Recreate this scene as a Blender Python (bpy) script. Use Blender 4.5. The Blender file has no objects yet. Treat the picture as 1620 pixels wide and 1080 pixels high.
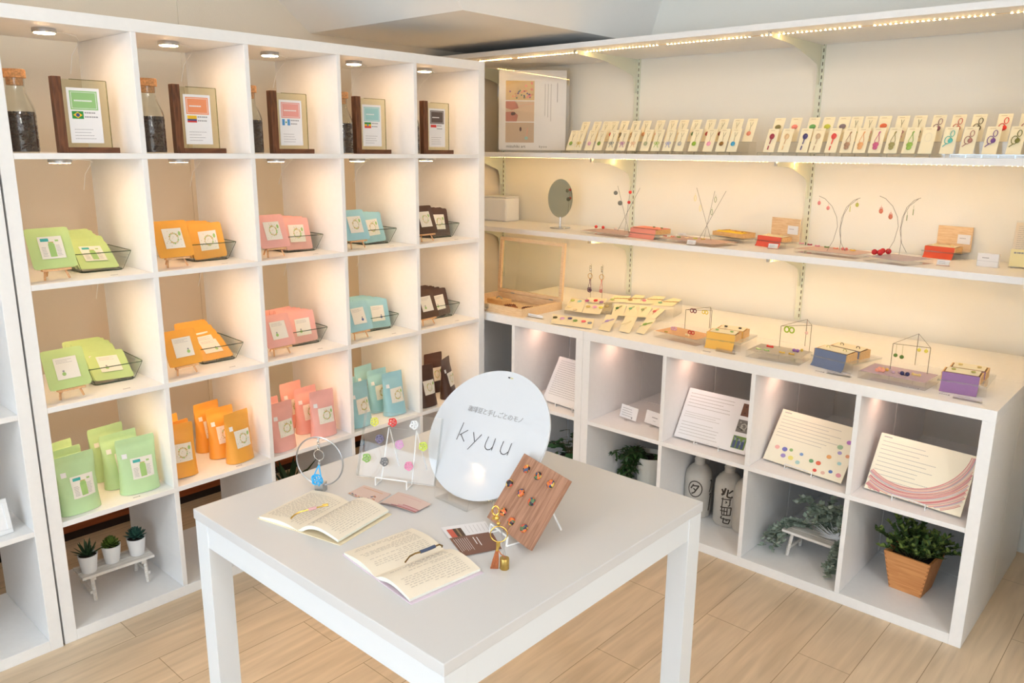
import bpy, math, random
from mathutils import Matrix, Vector
random.seed(7)
R = math.radians
PI = math.pi
SC = bpy.context.scene
COL = SC.collection

# ------------------------------------------------------------------ camera
CAMP = Vector((-0.68286, -2.41220, 1.46002))
AZ, EL, ROLL, FPX = 0.733698, -0.235616, 0.009279, 1264.9
fwd = Vector((math.cos(AZ)*math.cos(EL), math.sin(AZ)*math.cos(EL), math.sin(EL)))
rgt = fwd.cross(Vector((0, 0, 1))).normalized()
upv = rgt.cross(fwd)
cr, sr = math.cos(ROLL), math.sin(ROLL)
# image x / image y(down) axes after roll
IX = rgt*cr + upv*sr
IY = rgt*sr - upv*cr
cd = bpy.data.cameras.new('camera')
cam = bpy.data.objects.new('camera', cd)
COL.objects.link(cam)
cd.sensor_width = 36.0
cd.lens = 36.0*FPX/1620.0
cd.clip_start = 0.02
cam.matrix_world = Matrix.Translation(CAMP) @ Matrix((
    (IX.x, -IY.x, -fwd.x), (IX.y, -IY.y, -fwd.y), (IX.z, -IY.z, -fwd.z))).to_4x4()
SC.camera = cam

def at(px, py, axis, val):
    """3D point of a photo position on the real plane  coordinate[axis] = val"""
    d = fwd*FPX + IX*(px-810) + IY*(py-540)
    s = (val-CAMP[axis])/d[axis]
    return CAMP + d*s

# ------------------------------------------------------------------ world and lights
w = bpy.data.worlds.new('daylight'); SC.world = w; w.use_nodes = True
bg = w.node_tree.nodes['Background']
bg.inputs[0].default_value = (0.86, 0.92, 1.0, 1); bg.inputs[1].default_value = 0.25
SC.view_settings.view_transform = 'Standard'
SC.view_settings.look = 'None'
SC.view_settings.exposure = 1.25
SC.view_settings.gamma = 1.0
SC.view_settings.use_curve_mapping = False

def lamp(name, kind, loc, power, color, rot=(0, 0, 0), size=.1, size_y=None, spread=None, parent=None):
    l = bpy.data.lights.new(name, kind); l.energy = power; l.color = color
    if kind == 'AREA':
        l.shape = 'RECTANGLE' if size_y else 'DISK'
        l.size = size
        if size_y: l.size_y = size_y
        if spread: l.spread = R(spread)
    elif kind == 'SPOT':
        l.shadow_soft_size = size; l.spot_size = R(spread); l.spot_blend = 0.9
    o = bpy.data.objects.new(name, l); COL.objects.link(o)
    o.location = loc; o.rotation_euler = rot
    if parent: o.parent = parent
    return o

WIN_W = 32
# daylight entering through the shop windows on the street side (left)
lamp('window_daylight', 'AREA', (-3.1, -1.75, 1.45), WIN_W, (0.53, 0.76, 1.0), (R(103), 0, R(-90)), 3.0, 2.1)
lamp('front_fill', 'AREA', (-1.2, -5.3, 1.60), 23, (0.80, 0.90, 1.0), (R(103), 0, R(-8)), 3.6, 1.9)  # soft fill added from the front to brighten faces turned toward the camera
PUCK_E = 31
STRIP_W = 0.80

# ------------------------------------------------------------------ materials
def s2l(c):
    return tuple((x/12.92 if x <= .04045 else ((x+.055)/1.055)**2.4) for x in [k/255 for k in c])
MC = {}
def mat(name, rgb, rough=.5, metal=0, spec=None, noise=0, nscale=20, bump=0, bscale=200, stretch=(1, 1, 1), sub=0):
    if name in MC: return MC[name]
    m = bpy.data.materials.new(name); m.use_nodes = True
    nt = m.node_tree; b = nt.nodes['Principled BSDF']
    c = s2l(rgb)
    b.inputs['Base Color'].default_value = (*c, 1)
    b.inputs['Roughness'].default_value = rough; b.inputs['Metallic'].default_value = metal
    if spec is not None: b.inputs['Specular IOR Level'].default_value = spec
    if noise or bump:
        tc = nt.nodes.new('ShaderNodeTexCoord'); mp = nt.nodes.new('ShaderNodeMapping')
        nt.links.new(tc.outputs['Object'], mp.inputs[0]); mp.inputs['Scale'].default_value = stretch
    if noise:
        n = nt.nodes.new('ShaderNodeTexNoise'); n.inputs['Scale'].default_value = nscale; n.inputs['Detail'].default_value = 4
        nt.links.new(mp.outputs[0], n.inputs[0])
        mx = nt.nodes.new('ShaderNodeMix'); mx.data_type = 'RGBA'
        lo = tuple(max(0, k*(1-noise)) for k in c); hi = tuple(min(1, k*(1+noise)) for k in c)
        mx.inputs[6].default_value = (*lo, 1); mx.inputs[7].default_value = (*hi, 1)
        rp = nt.nodes.new('ShaderNodeMapRange'); rp.inputs[1].default_value = .3; rp.inputs[2].default_value = .7
        nt.links.new(n.outputs[0], rp.inputs[0]); nt.links.new(rp.outputs[0], mx.inputs[0])
        nt.links.new(mx.outputs[2], b.inputs['Base Color'])
    if bump:
        n2 = nt.nodes.new('ShaderNodeTexNoise'); n2.inputs['Scale'].default_value = bscale
        nt.links.new(mp.outputs[0], n2.inputs[0])
        bp = nt.nodes.new('ShaderNodeBump'); bp.inputs['Strength'].default_value = bump; bp.inputs['Distance'].default_value = .002
        nt.links.new(n2.outputs[0], bp.inputs['Height']); nt.links.new(bp.outputs[0], b.inputs['Normal'])
    MC[name] = m
    return m
def emis(name, rgb, st):
    if name in MC: return MC[name]
    m = bpy.data.materials.new(name); m.use_nodes = True
    nt = m.node_tree; b = nt.nodes['Principled BSDF']
    b.inputs['Base Color'].default_value = (*rgb, 1)
    b.inputs['Emission Color'].default_value = (*rgb, 1); b.inputs['Emission Strength'].default_value = st
    MC[name] = m; return m
def glass(name, tint=(1, 1, 1), refl=1.0, ior=1.45, rough=.02):
    """thin clear sheet: see-through, with an angle dependent mirror layer"""
    if name in MC: return MC[name]
    m = bpy.data.materials.new(name); m.use_nodes = True
    nt = m.node_tree; nt.nodes.clear(); N = nt.nodes.new; L = nt.links.new
    o = N('ShaderNodeOutputMaterial'); t = N('ShaderNodeBsdfTransparent'); g = N('ShaderNodeBsdfGlossy'); x = N('ShaderNodeMixShader')
    ge = N('ShaderNodeNewGeometry'); dp = N('ShaderNodeVectorMath'); dp.operation = 'DOT_PRODUCT'
    L(ge.outputs['Incoming'], dp.inputs[0]); L(ge.outputs['Normal'], dp.inputs[1])
    def mt(op, a, b=None):
        k = N('ShaderNodeMath'); k.operation = op
        for i, v in enumerate((a, b)):
            if v is None: continue
            if isinstance(v, (int, float)): k.inputs[i].default_value = v
            else: L(v, k.inputs[i])
        return k.outputs[0]
    f0 = ((ior-1)/(ior+1))**2
    ab = mt('ABSOLUTE', dp.outputs['Value']); om = mt('SUBTRACT', 1.0, ab); p5 = mt('POWER', om, 5.0)
    fr = mt('MINIMUM', mt('MULTIPLY', mt('ADD', mt('MULTIPLY', p5, 1-f0), f0), refl), 1.0)
    t.inputs[0].default_value = (*tint, 1); g.inputs['Roughness'].default_value = rough
    L(fr, x.inputs[0]); L(t.outputs[0], x.inputs[1]); L(g.outputs[0], x.inputs[2]); L(x.outputs[0], o.inputs[0])
    MC[name] = m; return m
def wood(name, dark, light, scale=30, axis=(1, 12, 12), rough=.5):
    if name in MC: return MC[name]
    m = bpy.data.materials.new(name); m.use_nodes = True
    nt = m.node_tree; b = nt.nodes['Principled BSDF']; b.inputs['Roughness'].default_value = rough
    tc = nt.nodes.new('ShaderNodeTexCoord'); mp = nt.nodes.new('ShaderNodeMapping'); mp.inputs['Scale'].default_value = axis
    n = nt.nodes.new('ShaderNodeTexNoise'); n.inputs['Scale'].default_value = scale; n.inputs['Detail'].default_value = 6; n.inputs['Distortion'].default_value = .6
    cr_ = nt.nodes.new('ShaderNodeValToRGB')
    cr_.color_ramp.elements[0].position = .33; cr_.color_ramp.elements[1].position = .68
    cr_.color_ramp.elements[0].color = (*s2l(dark), 1); cr_.color_ramp.elements[1].color = (*s2l(light), 1)
    nt.links.new(tc.outputs['Object'], mp.inputs[0]); nt.links.new(mp.outputs[0], n.inputs[0])
    nt.links.new(n.outputs[0], cr_.inputs[0]); nt.links.new(cr_.outputs[0], b.inputs['Base Color'])
    MC[name] = m; return m

WHITE = mat('white_laminate', (243, 242, 241), .42, noise=.012, nscale=60)
WHITE2 = mat('white_lacquer', (238, 238, 238), .35)
WALLR = mat('wall_paper_white', (240, 238, 230), .85, bump=.25, bscale=260)
WALLB = mat('wall_paper_beige', (232, 221, 203), .85, bump=.25, bscale=260)
CEILM = mat('ceiling_paint', (246, 244, 240), .9, bump=.2, bscale=200)
GLASS = glass('clear_glass', (.97, .985, .97))
GLASSEDGE = glass('glass_rim', (.45, .55, .48), 1.6)
ACRYL = glass('clear_acrylic', (.985, .985, .98), 1.2)
ACRYE = glass('acrylic_edge', (.93, .95, .95), 2.6, 1.6)
PAPER = mat('white_paper', (240, 238, 238), .7)
CREAM = mat('cream_card', (244, 233, 200), .7)
INK = mat('grey_ink', (158, 154, 156), .8)
DARKINK = mat('dark_ink', (52, 50, 52), .8)
CHROME = mat('chrome', (215, 215, 215), .15, 1)
STEEL = mat('brushed_steel', (190, 192, 196), .3, 1)
WIRE = mat('steel_wire', (120, 118, 108), .35, .7)
WHWIRE = mat('white_wire', (240, 240, 238), .4)
GOLD = mat('polished_brass', (214, 180, 96), .22, 1)
BRASS = mat('brushed_brass', (196, 164, 92), .35, 1, noise=.15, nscale=80)
PINE = wood('pale_pine', (224, 186, 140), (242, 212, 170), 30, (1, 10, 10))
PINEB = wood('box_cedar', (214, 164, 104), (238, 196, 138), 25, (1, 10, 10))
WALNUT = wood('walnut_post', (78, 44, 24), (124, 76, 46), 14, (8, 8, 1))
WALNUTH = wood('walnut_bar', (78, 44, 24), (124, 76, 46), 14, (1, 8, 8))
BOARDW = wood('walnut_board', (150, 106, 82), (188, 142, 116), 14, (10, 10, 1))
BEECH = wood('beech_planter', (204, 134, 76), (224, 160, 100), 10, (1, 14, 14), .6)
CORK = mat('cork', (206, 150, 100), .9, noise=.3, nscale=160)
BEANS = mat('coffee_beans', (58, 36, 24), .45, noise=.45, nscale=150, bump=1.0, bscale=260)
SOIL = mat('potting_soil', (38, 28, 22), .95, noise=.4, nscale=200)
CHERRY = wood('cherry_baseboard', (116, 56, 24), (158, 84, 42), 5, (1, 14, 14), .35)
PALEW = wood('whitewashed_wood', (214, 206, 196), (240, 236, 230), 12, (1, 14, 14), .7)
EASEL = wood('easel_wood', (214, 164, 116), (232, 188, 142), 30, (6, 6, 6), .6)

# ------------------------------------------------------------------ mesh builder
class MB:
    def __init__(s): s.v = []; s.f = []; s.m = []; s.T = Matrix.Identity(4); s.cur = 0
    def add(s, vs, fs, m=None):
        n = len(s.v); s.v += [tuple(s.T @ Vector(p)) for p in vs]
        s.f += [tuple(i+n for i in f) for f in fs]; s.m += [s.cur if m is None else m]*len(fs)
    def box(s, x0, x1, y0, y1, z0, z1, m=None):
        s.add([(x0, y0, z0), (x1, y0, z0), (x1, y1, z0), (x0, y1, z0), (x0, y0, z1), (x1, y0, z1), (x1, y1, z1), (x0, y1, z1)],
              [(0, 3, 2, 1), (4, 5, 6, 7), (0, 1, 5, 4), (1, 2, 6, 5), (2, 3, 7, 6), (3, 0, 4, 7)], m)
    def tube(s, pts, r, n=6, closed=False, m=None, r2=None):
        pts = [Vector(p) for p in pts]; k = len(pts); vs = []
        prev = None
        for i, p in enumerate(pts):
            if closed: t = pts[(i+1) % k]-pts[i-1]
            else: t = pts[min(i+1, k-1)]-pts[max(i-1, 0)]
            t.normalize()
            if prev is None:
                a = Vector((0, 0, 1)) if abs(t.z) < .9 else Vector((1, 0, 0))
                u = t.cross(a).normalized()
            else:
                u = (prev-t*prev.dot(t)).normalized()
            prev = u; q = t.cross(u)
            rr = r if r2 is None else r+(r2-r)*i/max(1, k-1)
            for j in range(n):
                a = 2*PI*j/n; vs.append(p+(u*math.cos(a)+q*math.sin(a))*rr)
        fs = []
        for i in range(k if closed else k-1):
            for j in range(n):
                a = i*n+j; b = i*n+(j+1) % n; c = ((i+1) % k)*n+(j+1) % n; d = ((i+1) % k)*n+j
                fs.append((a, b, c, d))
        if not closed:
            fs.append(tuple(reversed(range(n)))); fs.append(tuple((k-1)*n+j for j in range(n)))
        s.add(vs, fs, m)
    def lathe(s, prof, n=24, c=(0, 0, 0), m=None, cap=True):
        vs = []; fs = []
        for (r, z) in prof:
            for j in range(n):
                a = 2*PI*j/n; vs.append((c[0]+r*math.cos(a), c[1]+r*math.sin(a), c[2]+z))
        for i in range(len(prof)-1):
            for j in range(n):
                fs.append((i*n+j, i*n+(j+1) % n, (i+1)*n+(j+1) % n, (i+1)*n+j))
        if cap:
            fs.append(tuple(reversed(range(n)))); fs.append(tuple((len(prof)-1)*n+j for j in range(n)))
        s.add(vs, fs, m)
    def ball(s, c, r, n=10, k=6, sc=(1, 1, 1), m=None):
        vs = [(c[0], c[1], c[2]-r*sc[2])]; fs = []
        for i in range(1, k):
            a = -PI/2+PI*i/k
            for j in range(n):
                b = 2*PI*j/n
                vs.append((c[0]+r*sc[0]*math.cos(a)*math.cos(b), c[1]+r*sc[1]*math.cos(a)*math.sin(b), c[2]+r*sc[2]*math.sin(a)))
        vs.append((c[0], c[1], c[2]+r*sc[2])); L = len(vs)-1
        for j in range(n): fs.append((0, 1+(j+1) % n, 1+j)); fs.append((L, 1+(k-2)*n+j, 1+(k-2)*n+(j+1) % n))
        for i in range(k-2):
            for j in range(n): fs.append((1+i*n+j, 1+i*n+(j+1) % n, 1+(i+1)*n+(j+1) % n, 1+(i+1)*n+j))
        s.add(vs, fs, m)
    def prism(s, poly, y0, y1, m=None):
        """polygon in x,z extruded along y"""
        k = len(poly); vs = [(p[0], y0, p[1]) for p in poly]+[(p[0], y1, p[1]) for p in poly]
        fs = [tuple(range(k)), tuple(reversed(range(k, 2*k)))]
        for i in range(k): j = (i+1) % k; fs.append((i, i+k, j+k, j))
        s.add(vs, fs, m)
    def grid(s, P, nu, nv, m=None, wrap=False):
        """P(i,j) -> point ; quads"""
        vs = [P(i, j) for i in range(nu) for j in range(nv)]; fs = []
        for i in range(nu-(0 if wrap else 1)):
            for j in range(nv-1):
                a = i*nv+j; b = ((i+1) % nu)*nv+j; fs.append((a, b, b+1, a+1))
        s.add(vs, fs, m)
    def build(s, name, mats, parent=None, loc=(0, 0, 0), rot=(0, 0, 0), smooth=False, bevel=0):
        me = bpy.data.meshes.new(name); me.from_pydata(s.v, [], s.f)
        if not isinstance(mats, (list, tuple)): mats = [mats]
        for m in mats: me.materials.append(m)
        for p, mi in zip(me.polygons, s.m): p.material_index = mi
        if smooth:
            for p in me.polygons: p.use_smooth = True
            try: me.set_sharp_from_angle(angle=R(40))
            except Exception: pass
        me.update()
        o = bpy.data.objects.new(name, me); COL.objects.link(o)
        o.location = loc; o.rotation_euler = rot
        if parent: o.parent = parent
        if bevel:
            b = o.modifiers.new('bevel', 'BEVEL'); b.width = bevel; b.segments = 2; b.limit_method = 'ANGLE'
        return o
def tag(o, label=None, cat=None, group=None, kind=None):
    if label: o['label'] = label
    if cat: o['category'] = cat
    if group: o['group'] = group
    if kind: o['kind'] = kind
    return o
def thing(name, label, cat, loc=(0, 0, 0), rz=0, group=None):
    o = bpy.data.objects.new(name, None); COL.objects.link(o); o.empty_display_size = .02
    o.location = loc; o.rotation_euler = (0, 0, rz)
    return tag(o, label, cat, group)
def struct(name, mb, m, **k):
    return tag(mb.build(name, m, **k), kind='structure')
CH = {}
def copy_tree(o, parent=None):
    c = o.copy(); COL.objects.link(c)
    if parent: c.parent = parent; c.matrix_parent_inverse = o.matrix_parent_inverse.copy()
    for ch in o.children: copy_tree(ch, c)
    return c
def place(proto, used, loc, rot, label, group=None):
    o = proto if not used else copy_tree(proto)
    o.location = loc; o.rotation_euler = rot
    o['label'] = label
    if group: o['group'] = group
    return o
def text(name, s, size, m, parent, loc, rot, spacing=1.0, depth=.0003, sx=1, align='CENTER'):
    cu = bpy.data.curves.new(name, 'FONT'); cu.body = s; cu.size = size; cu.extrude = depth; cu.align_x = align; cu.align_y = 'CENTER'
    cu.space_character = spacing
    t = bpy.data.objects.new(name, cu); COL.objects.link(t)
    dg = bpy.context.evaluated_depsgraph_get()
    me = bpy.data.meshes.new_from_object(t.evaluated_get(dg)); COL.objects.unlink(t)
    bpy.data.objects.remove(t)
    me.name = name
    me.materials.clear(); me.materials.append(m)
    o = bpy.data.objects.new(name, me); COL.objects.link(o); o.parent = parent; o.location = loc; o.rotation_euler = rot
    o.scale = (sx, 1, 1)
    return o
def textlines(mb, x0, x1, z0, z1, rows, y=-.0003, th=.28, fill=.85, rnd=random, vert=False, word=(.02, .09)):
    """rows of word-like printed marks on the plane y (facing -y)"""
    W = x1-x0; H = z1-z0
    if vert:
        p = W/rows
        for i in range(rows):
            x = x1-p*(i+.5); z = z1; e = z1-H*rnd.uniform(fill*.7, fill)
            while z > e:
                l = H*rnd.uniform(*word); mb.add([(x-p*th/2, y, z-l), (x+p*th/2, y, z-l), (x+p*th/2, y, z), (x-p*th/2, y, z)], [(0, 1, 2, 3)]); z -= l*1.25
        return
    p = H/rows
    for i in range(rows):
        z = z1-p*(i+.5); x = x0; e = x0+W*rnd.uniform(fill*.7, fill)
        while x < e:
            l = min(W*rnd.uniform(*word), x1-x); mb.add([(x, y, z-p*th/2), (x+l, y, z-p*th/2), (x+l, y, z+p*th/2), (x, y, z+p*th/2)], [(0, 1, 2, 3)]); x += l*1.25
def rect(mb, x0, x1, z0, z1, y=-.0004, m=None):
    mb.add([(x0, y, z0), (x1, y, z0), (x1, y, z1), (x0, y, z1)], [(0, 1, 2, 3)], m)
def disc(mb, x, z, r, y=-.0005, n=10, m=None, sz=1):
    mb.add([(x+r*math.cos(2*PI*j/n), y, z+r*sz*math.sin(2*PI*j/n)) for j in range(n)], [tuple(range(n))], m)
def ring(mb, x, z, r, t, y=-.0005, n=14, m=None, a0=0, a1=2*PI, sz=1):
    vs = []
    for j in range(n+1):
        a = a0+(a1-a0)*j/n
        vs += [(x+r*math.cos(a), y, z+r*sz*math.sin(a)), (x+(r-t)*math.cos(a), y, z+(r-t)*sz*math.sin(a))]
    mb.add(vs, [(2*j, 2*j+2, 2*j+3, 2*j+1) for j in range(n)], m)
def stroke(mb, pts, wdt, y=-.0006, m=None):
    """flat brush / pen stroke on the plane facing -y"""
    for (a, b) in zip(pts, pts[1:]):
        dx, dz = b[0]-a[0], b[1]-a[1]; L = math.hypot(dx, dz) or 1e-6; nx, nz = -dz/L*wdt/2, dx/L*wdt/2
        ex, ez = dx/L*wdt*.25, dz/L*wdt*.25
        mb.add([(a[0]-ex-nx, y, a[1]-ez-nz), (b[0]+ex-nx, y, b[1]+ez-nz), (b[0]+ex+nx, y, b[1]+ez+nz), (a[0]-ex+nx, y, a[1]-ez+nz)], [(0, 1, 2, 3)], m)
RZ = -PI/2     # local frame of everything that faces -x (right hand side): local x -> -y, local y -> +x

# ------------------------------------------------------------------ room shell
XR, YB = 2.65, 0.70
def floor_mat():
    m = bpy.data.materials.new('oak_floor'); m.use_nodes = True; nt = m.node_tree; b = nt.nodes['Principled BSDF']
    b.inputs['Roughness'].default_value = .42
    N = nt.nodes.new; L = nt.links.new
    tc = N('ShaderNodeTexCoord'); mp = N('ShaderNodeMapping'); mp.inputs['Location'].default_value = (0.31+9.2, 1.334+9.15, 0)
    br = N('ShaderNodeTexBrick'); br.offset = .43; br.offset_frequency = 2
    br.inputs['Scale'].default_value = 1; br.inputs['Brick Width'].default_value = .915; br.inputs['Row Height'].default_value = .1525
    br.inputs['Mortar Size'].default_value = .0011; br.inputs['Mortar Smooth'].default_value = .3; br.inputs['Bias'].default_value = 0
    br.inputs['Color1'].default_value = (*s2l((226, 205, 176)), 1); br.inputs['Color2'].default_value = (*s2l((219, 196, 165)), 1)
    br.inputs['Mortar'].default_value = (*s2l((150, 124, 92)), 1)
    m2 = N('ShaderNodeMapping'); m2.inputs['Scale'].default_value = (1.2, 14, 1)
    n = N('ShaderNodeTexNoise'); n.inputs['Scale'].default_value = 2.6; n.inputs['Detail'].default_value = 8; n.inputs['Distortion'].default_value = .5
    cr_ = N('ShaderNodeValToRGB'); cr_.color_ramp.elements[0].position = .3; cr_.color_ramp.elements[1].position = .72
    cr_.color_ramp.elements[0].color = (.80, .78, .75, 1); cr_.color_ramp.elements[1].color = (1.04, 1.03, 1.02, 1)
    mx = N('ShaderNodeMix'); mx.data_type = 'RGBA'; mx.blend_type = 'MULTIPLY'; mx.inputs[0].default_value = 1
    L(tc.outputs['Object'], mp.inputs[0]); L(mp.outputs[0], br.inputs[0]); L(tc.outputs['Object'], m2.inputs[0]); L(m2.outputs[0], n.inputs[0])
    L(n.outputs[0], cr_.inputs[0]); L(br.outputs[0], mx.inputs[6]); L(cr_.outputs[0], mx.inputs[7]); L(mx.outputs[2], b.inputs['Base Color'])
    return m
b = MB(); b.box(-5, XR+.1, -6, YB+.1, -.05, 0); struct('floor', b, floor_mat())
b = MB(); b.box(-5, XR+.1, YB, YB+.1, 0, 2.75); struct('wall_back', b, WALLB)
b = MB(); b.box(XR, XR+.1, -6, YB, 0, 2.75); struct('wall_right', b, WALLR)
b = MB(); b.box(-5, XR+.1, -6, YB+.1, 2.6, 2.7); struct('ceiling', b, CEILM)
b = MB(); b.box(-5, XR, YB-.018, YB, .035, .24); b.box(-5, XR, YB-.008, YB, 0, .035, 1); struct('baseboard_back', b, [CHERRY, mat('baseboard_gap', (40, 24, 16), .8)])
b = MB(); b.box(XR-.012, XR, -2.3, -2.03, .006, .09); struct('baseboard_right', b, WALLR)
b = MB(); b.box(.86, .95, YB-.005, YB, .24, 2.6); struct('trim_1', b, WALLB)
WALLF = mat('wall_front_paint', (222, 214, 204), .9)
b = MB(); b.box(-5, XR+.1, -5.6, -5.5, 0, 2.6); struct('wall_front', b, WALLF)
b = MB(); b.box(-3.3, -3.2, -5.5, YB, 0, 2.6); struct('wall_left', b, WALLF)
b = MB(); b.box(1.72, XR, -2.40, -2.30, 0, 2.6); struct('light_block_wall', b, mat('light_block_paint', (216, 212, 200), .9))  # unseen partition added to keep light off the low shelf's end panel
FILL_GLOW = emis('fill_globe_glow', (1.0, .985, .96), 27)  # glow of unseen globes added to brighten the ceiling slopes and room
for k, (x, y) in enumerate(((-.35, -3.7), (-2.3, -1.6))):
    cl = thing('fill_globe', 'added unseen white fill globe %s' % ('nearest the table', 'by the street side', 'behind the photographer')[k], 'fill light', (x, y, 2.6))
    b = MB(); b.lathe([(.05, 0), (.052, -.02), (.01, -.028)], 28); b.build('globe_mount', WHITE2, cl, smooth=True)
    b = MB(); b.tube([(0, 0, -.02), (0, 0, -.14)], .003, 6); b.build('cord', WHITE2, cl)
    b = MB(); b.ball((0, 0, -.25), .12, 20, 12); b.build('globe', FILL_GLOW, cl, smooth=True)
# sloped bulkhead of the ceiling in the corner, with its flat underside
b = MB()
x0, y0, z0 = 1.45, -.24, 1.94; dz = 2.6-z0; x1 = x0-1.33*dz; y1 = y0-.35*dz
b.add([(x0, y0, z0), (XR, y0, z0), (XR, YB, z0), (x0, YB, z0), (x1, y1, 2.6), (XR, y1, 2.6), (XR, YB, 2.6), (x1, YB, 2.6)],
      [(0, 3, 2, 1), (0, 1, 5, 4), (3, 0, 4, 7), (4, 5, 6, 7), (1, 2, 6, 5), (2, 3, 7, 6)])
struct('ceiling_bulkhead', b, CEILM)

# ------------------------------------------------------------------ shelf units
c_, d_, t_ = .335, .016, .035
def shelf_unit(name, label, cols, rows, depth, loc, rz, backed=False):
    W = 2*t_+cols*c_+(cols-1)*d_; H = 2*t_+rows*c_+(rows-1)*d_
    u = thing(name, label, 'shelf unit', loc, rz)
    def part(n, *bx):
        b = MB(); b.box(*bx); return b.build(n, WHITE, u, bevel=.0012)
    part('base_panel', t_, W-t_, 0, depth, 0, t_); part('top_panel', 0, W, 0, depth, H-t_, H)
    part('side_panel', 0, t_, 0, depth, 0, H-t_); part('side_panel', W-t_, W, 0, depth, 0, H-t_)
    for r in range(1, rows): part('shelf', t_, W-t_, .001, depth-.002, t_+r*c_+(r-1)*d_, t_+r*c_+r*d_)
    for r in range(rows):
        for k in range(1, cols):
            x = t_+k*c_+(k-1)*d_; z = t_+r*(c_+d_); part('divider', x, x+d_, .001, depth-.002, z, z+c_)
    return u
shelf_unit('cube_shelf', 'tall white five by five cube shelf full of coffee bags', 5, 5, .39, (0, 0, 0), 0)
W5 = 2*t_+5*c_+4*d_
# neighbouring unit at the left edge of the photo
shelf_unit('cube_shelf', 'white cube shelf at the far left edge, only its right column in view', 3, 5, .39, (-.006-(2*t_+3*c_+2*d_), -.004, 0), 0)
XF = 1.8256
shelf_unit('cube_shelf', 'low white four by two cube shelf under the jewellery display, nearest the camera', 4, 2, .388, (XF, -.5348, 0), RZ)
W4 = 2*t_+4*c_+3*d_
shelf_unit('cube_shelf', 'low white cube shelf right behind the four by two one, against the wall', 4, 2, .388, (XF+.392, -.5348, 0), RZ)
shelf_unit('cube_shelf', 'low white two by two cube shelf beside the tall shelf, holding the ivy', 2, 2, .388, (XF, -.5338+2*t_+2*c_+d_, 0), RZ)
shelf_unit('cube_shelf', 'rear low white cube shelf behind the two by two one with the ivy', 2, 2, .388, (XF+.392, -.5338+2*t_+2*c_+d_, 0), RZ)
HL = .756   # top of the low units
def rowz(r): return t_+(4-r)*(c_+d_)       # shelf surface of row r (0 = top) of the tall unit
def xi(i): return t_+i*(c_+d_)

# ------------------------------------------------------------------ table
tb = thing('table', 'square white table with straight legs in the middle of the shop', 'table', (.385, -1.285, 0))
T = .735; h = .377
b = MB(); b.box(-h, h, -h, h, T-.022, T); b.build('tabletop', mat('table_white', (212, 211, 211), .3), tb, bevel=.0015)
TW = mat('table_frame_white', (226, 229, 232), .4)
for sx in (-1, 1):
    for sy in (-1, 1):
        b = MB(); L = .048; X0 = sx*(h-.002)-(L if sx > 0 else 0); Y0 = sy*(h-.002)-(L if sy > 0 else 0)
        b.box(X0, X0+L, Y0, Y0+L, 0, T-.0235); b.build('leg', TW, tb, bevel=.001)
b = MB(); a = h-.05
for s in (-1, 1):
    yy = s*(h-.004); b.box(-a, a, min(yy, yy-s*.02), max(yy, yy-s*.02), T-.073, T-.0225)
    b.box(min(yy, yy-s*.02), max(yy, yy-s*.02), -a, a, T-.073, T-.0225)
b.build('apron', TW, tb)

# ------------------------------------------------------------------ puck lights of the tall unit
PUCKLENS = emis('puck_lens_glow', (1.0, .62, .30), PUCK_E)
PUCKLOW = emis('small_puck_glow', (1.0, .58, .42), 10)
def puck_proto():
    p = thing('puck_light', '', 'light')
    b = MB(); b.lathe([(.030, 0), (.031, -.004), (.031, -.010), (.029, -.012)], 28); b.build('housing', STEEL, p, smooth=True)
    b = MB(); b.lathe([(.0275, -.0121), (.0265, -.0135)], 14); b.build('lens', PUCKLENS, p)
    b = MB(); b.tube([(.030, .0, -.006), (.06, .03, -.003), (.10, .05, -.006), (.13, .11, -.012), (.128, .17, -.05), (.13, .20, -.10)], .0011, 5); b.build('cable', WHWIRE, p)
    return p
pp = puck_proto(); used = False
rown = ['top', 'second', 'third', 'fourth']
coln = ['leftmost', 'second', 'middle', 'fourth', 'rightmost']
for r in range(4):
    for i in range(5):
        z = rowz(r)+c_; x = xi(i)+.155; y = .13
        place(pp, used, (x, y, z), (0, 0, 0), 'round warm puck light of the tall shelf, %s row, %s column' % (rown[r], coln[i]), 'puck lights in the tall shelf'); used = True
place(pp, True, (-.700, .09, rowz(0)+c_), (0, 0, 0), 'round warm puck light in the top row of the far left shelf', 'puck lights in the far left shelf')
# spots under the top of the low units
for k, ys in enumerate([-.5348-t_-.165-kk*(c_+d_) for kk in range(4)]+[-.5338+t_+.17]):
    nm = ['cubby of the two small white cards', 'cubby of the board with three photos', 'cubby of the board with coloured spots', 'cubby of the board with the pink ring'][k] if k < 4 else 'cubby of the plain text board'
    o = place(pp, True, (XF+.15, ys+.10, .721), (0, 0, RZ), 'small round light above the '+nm, 'puck lights in the low shelves')
    for ch in o.children:
        if ch.name.startswith('lens'): ch.data = ch.data.copy(); ch.data.materials[0] = PUCKLOW

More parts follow.
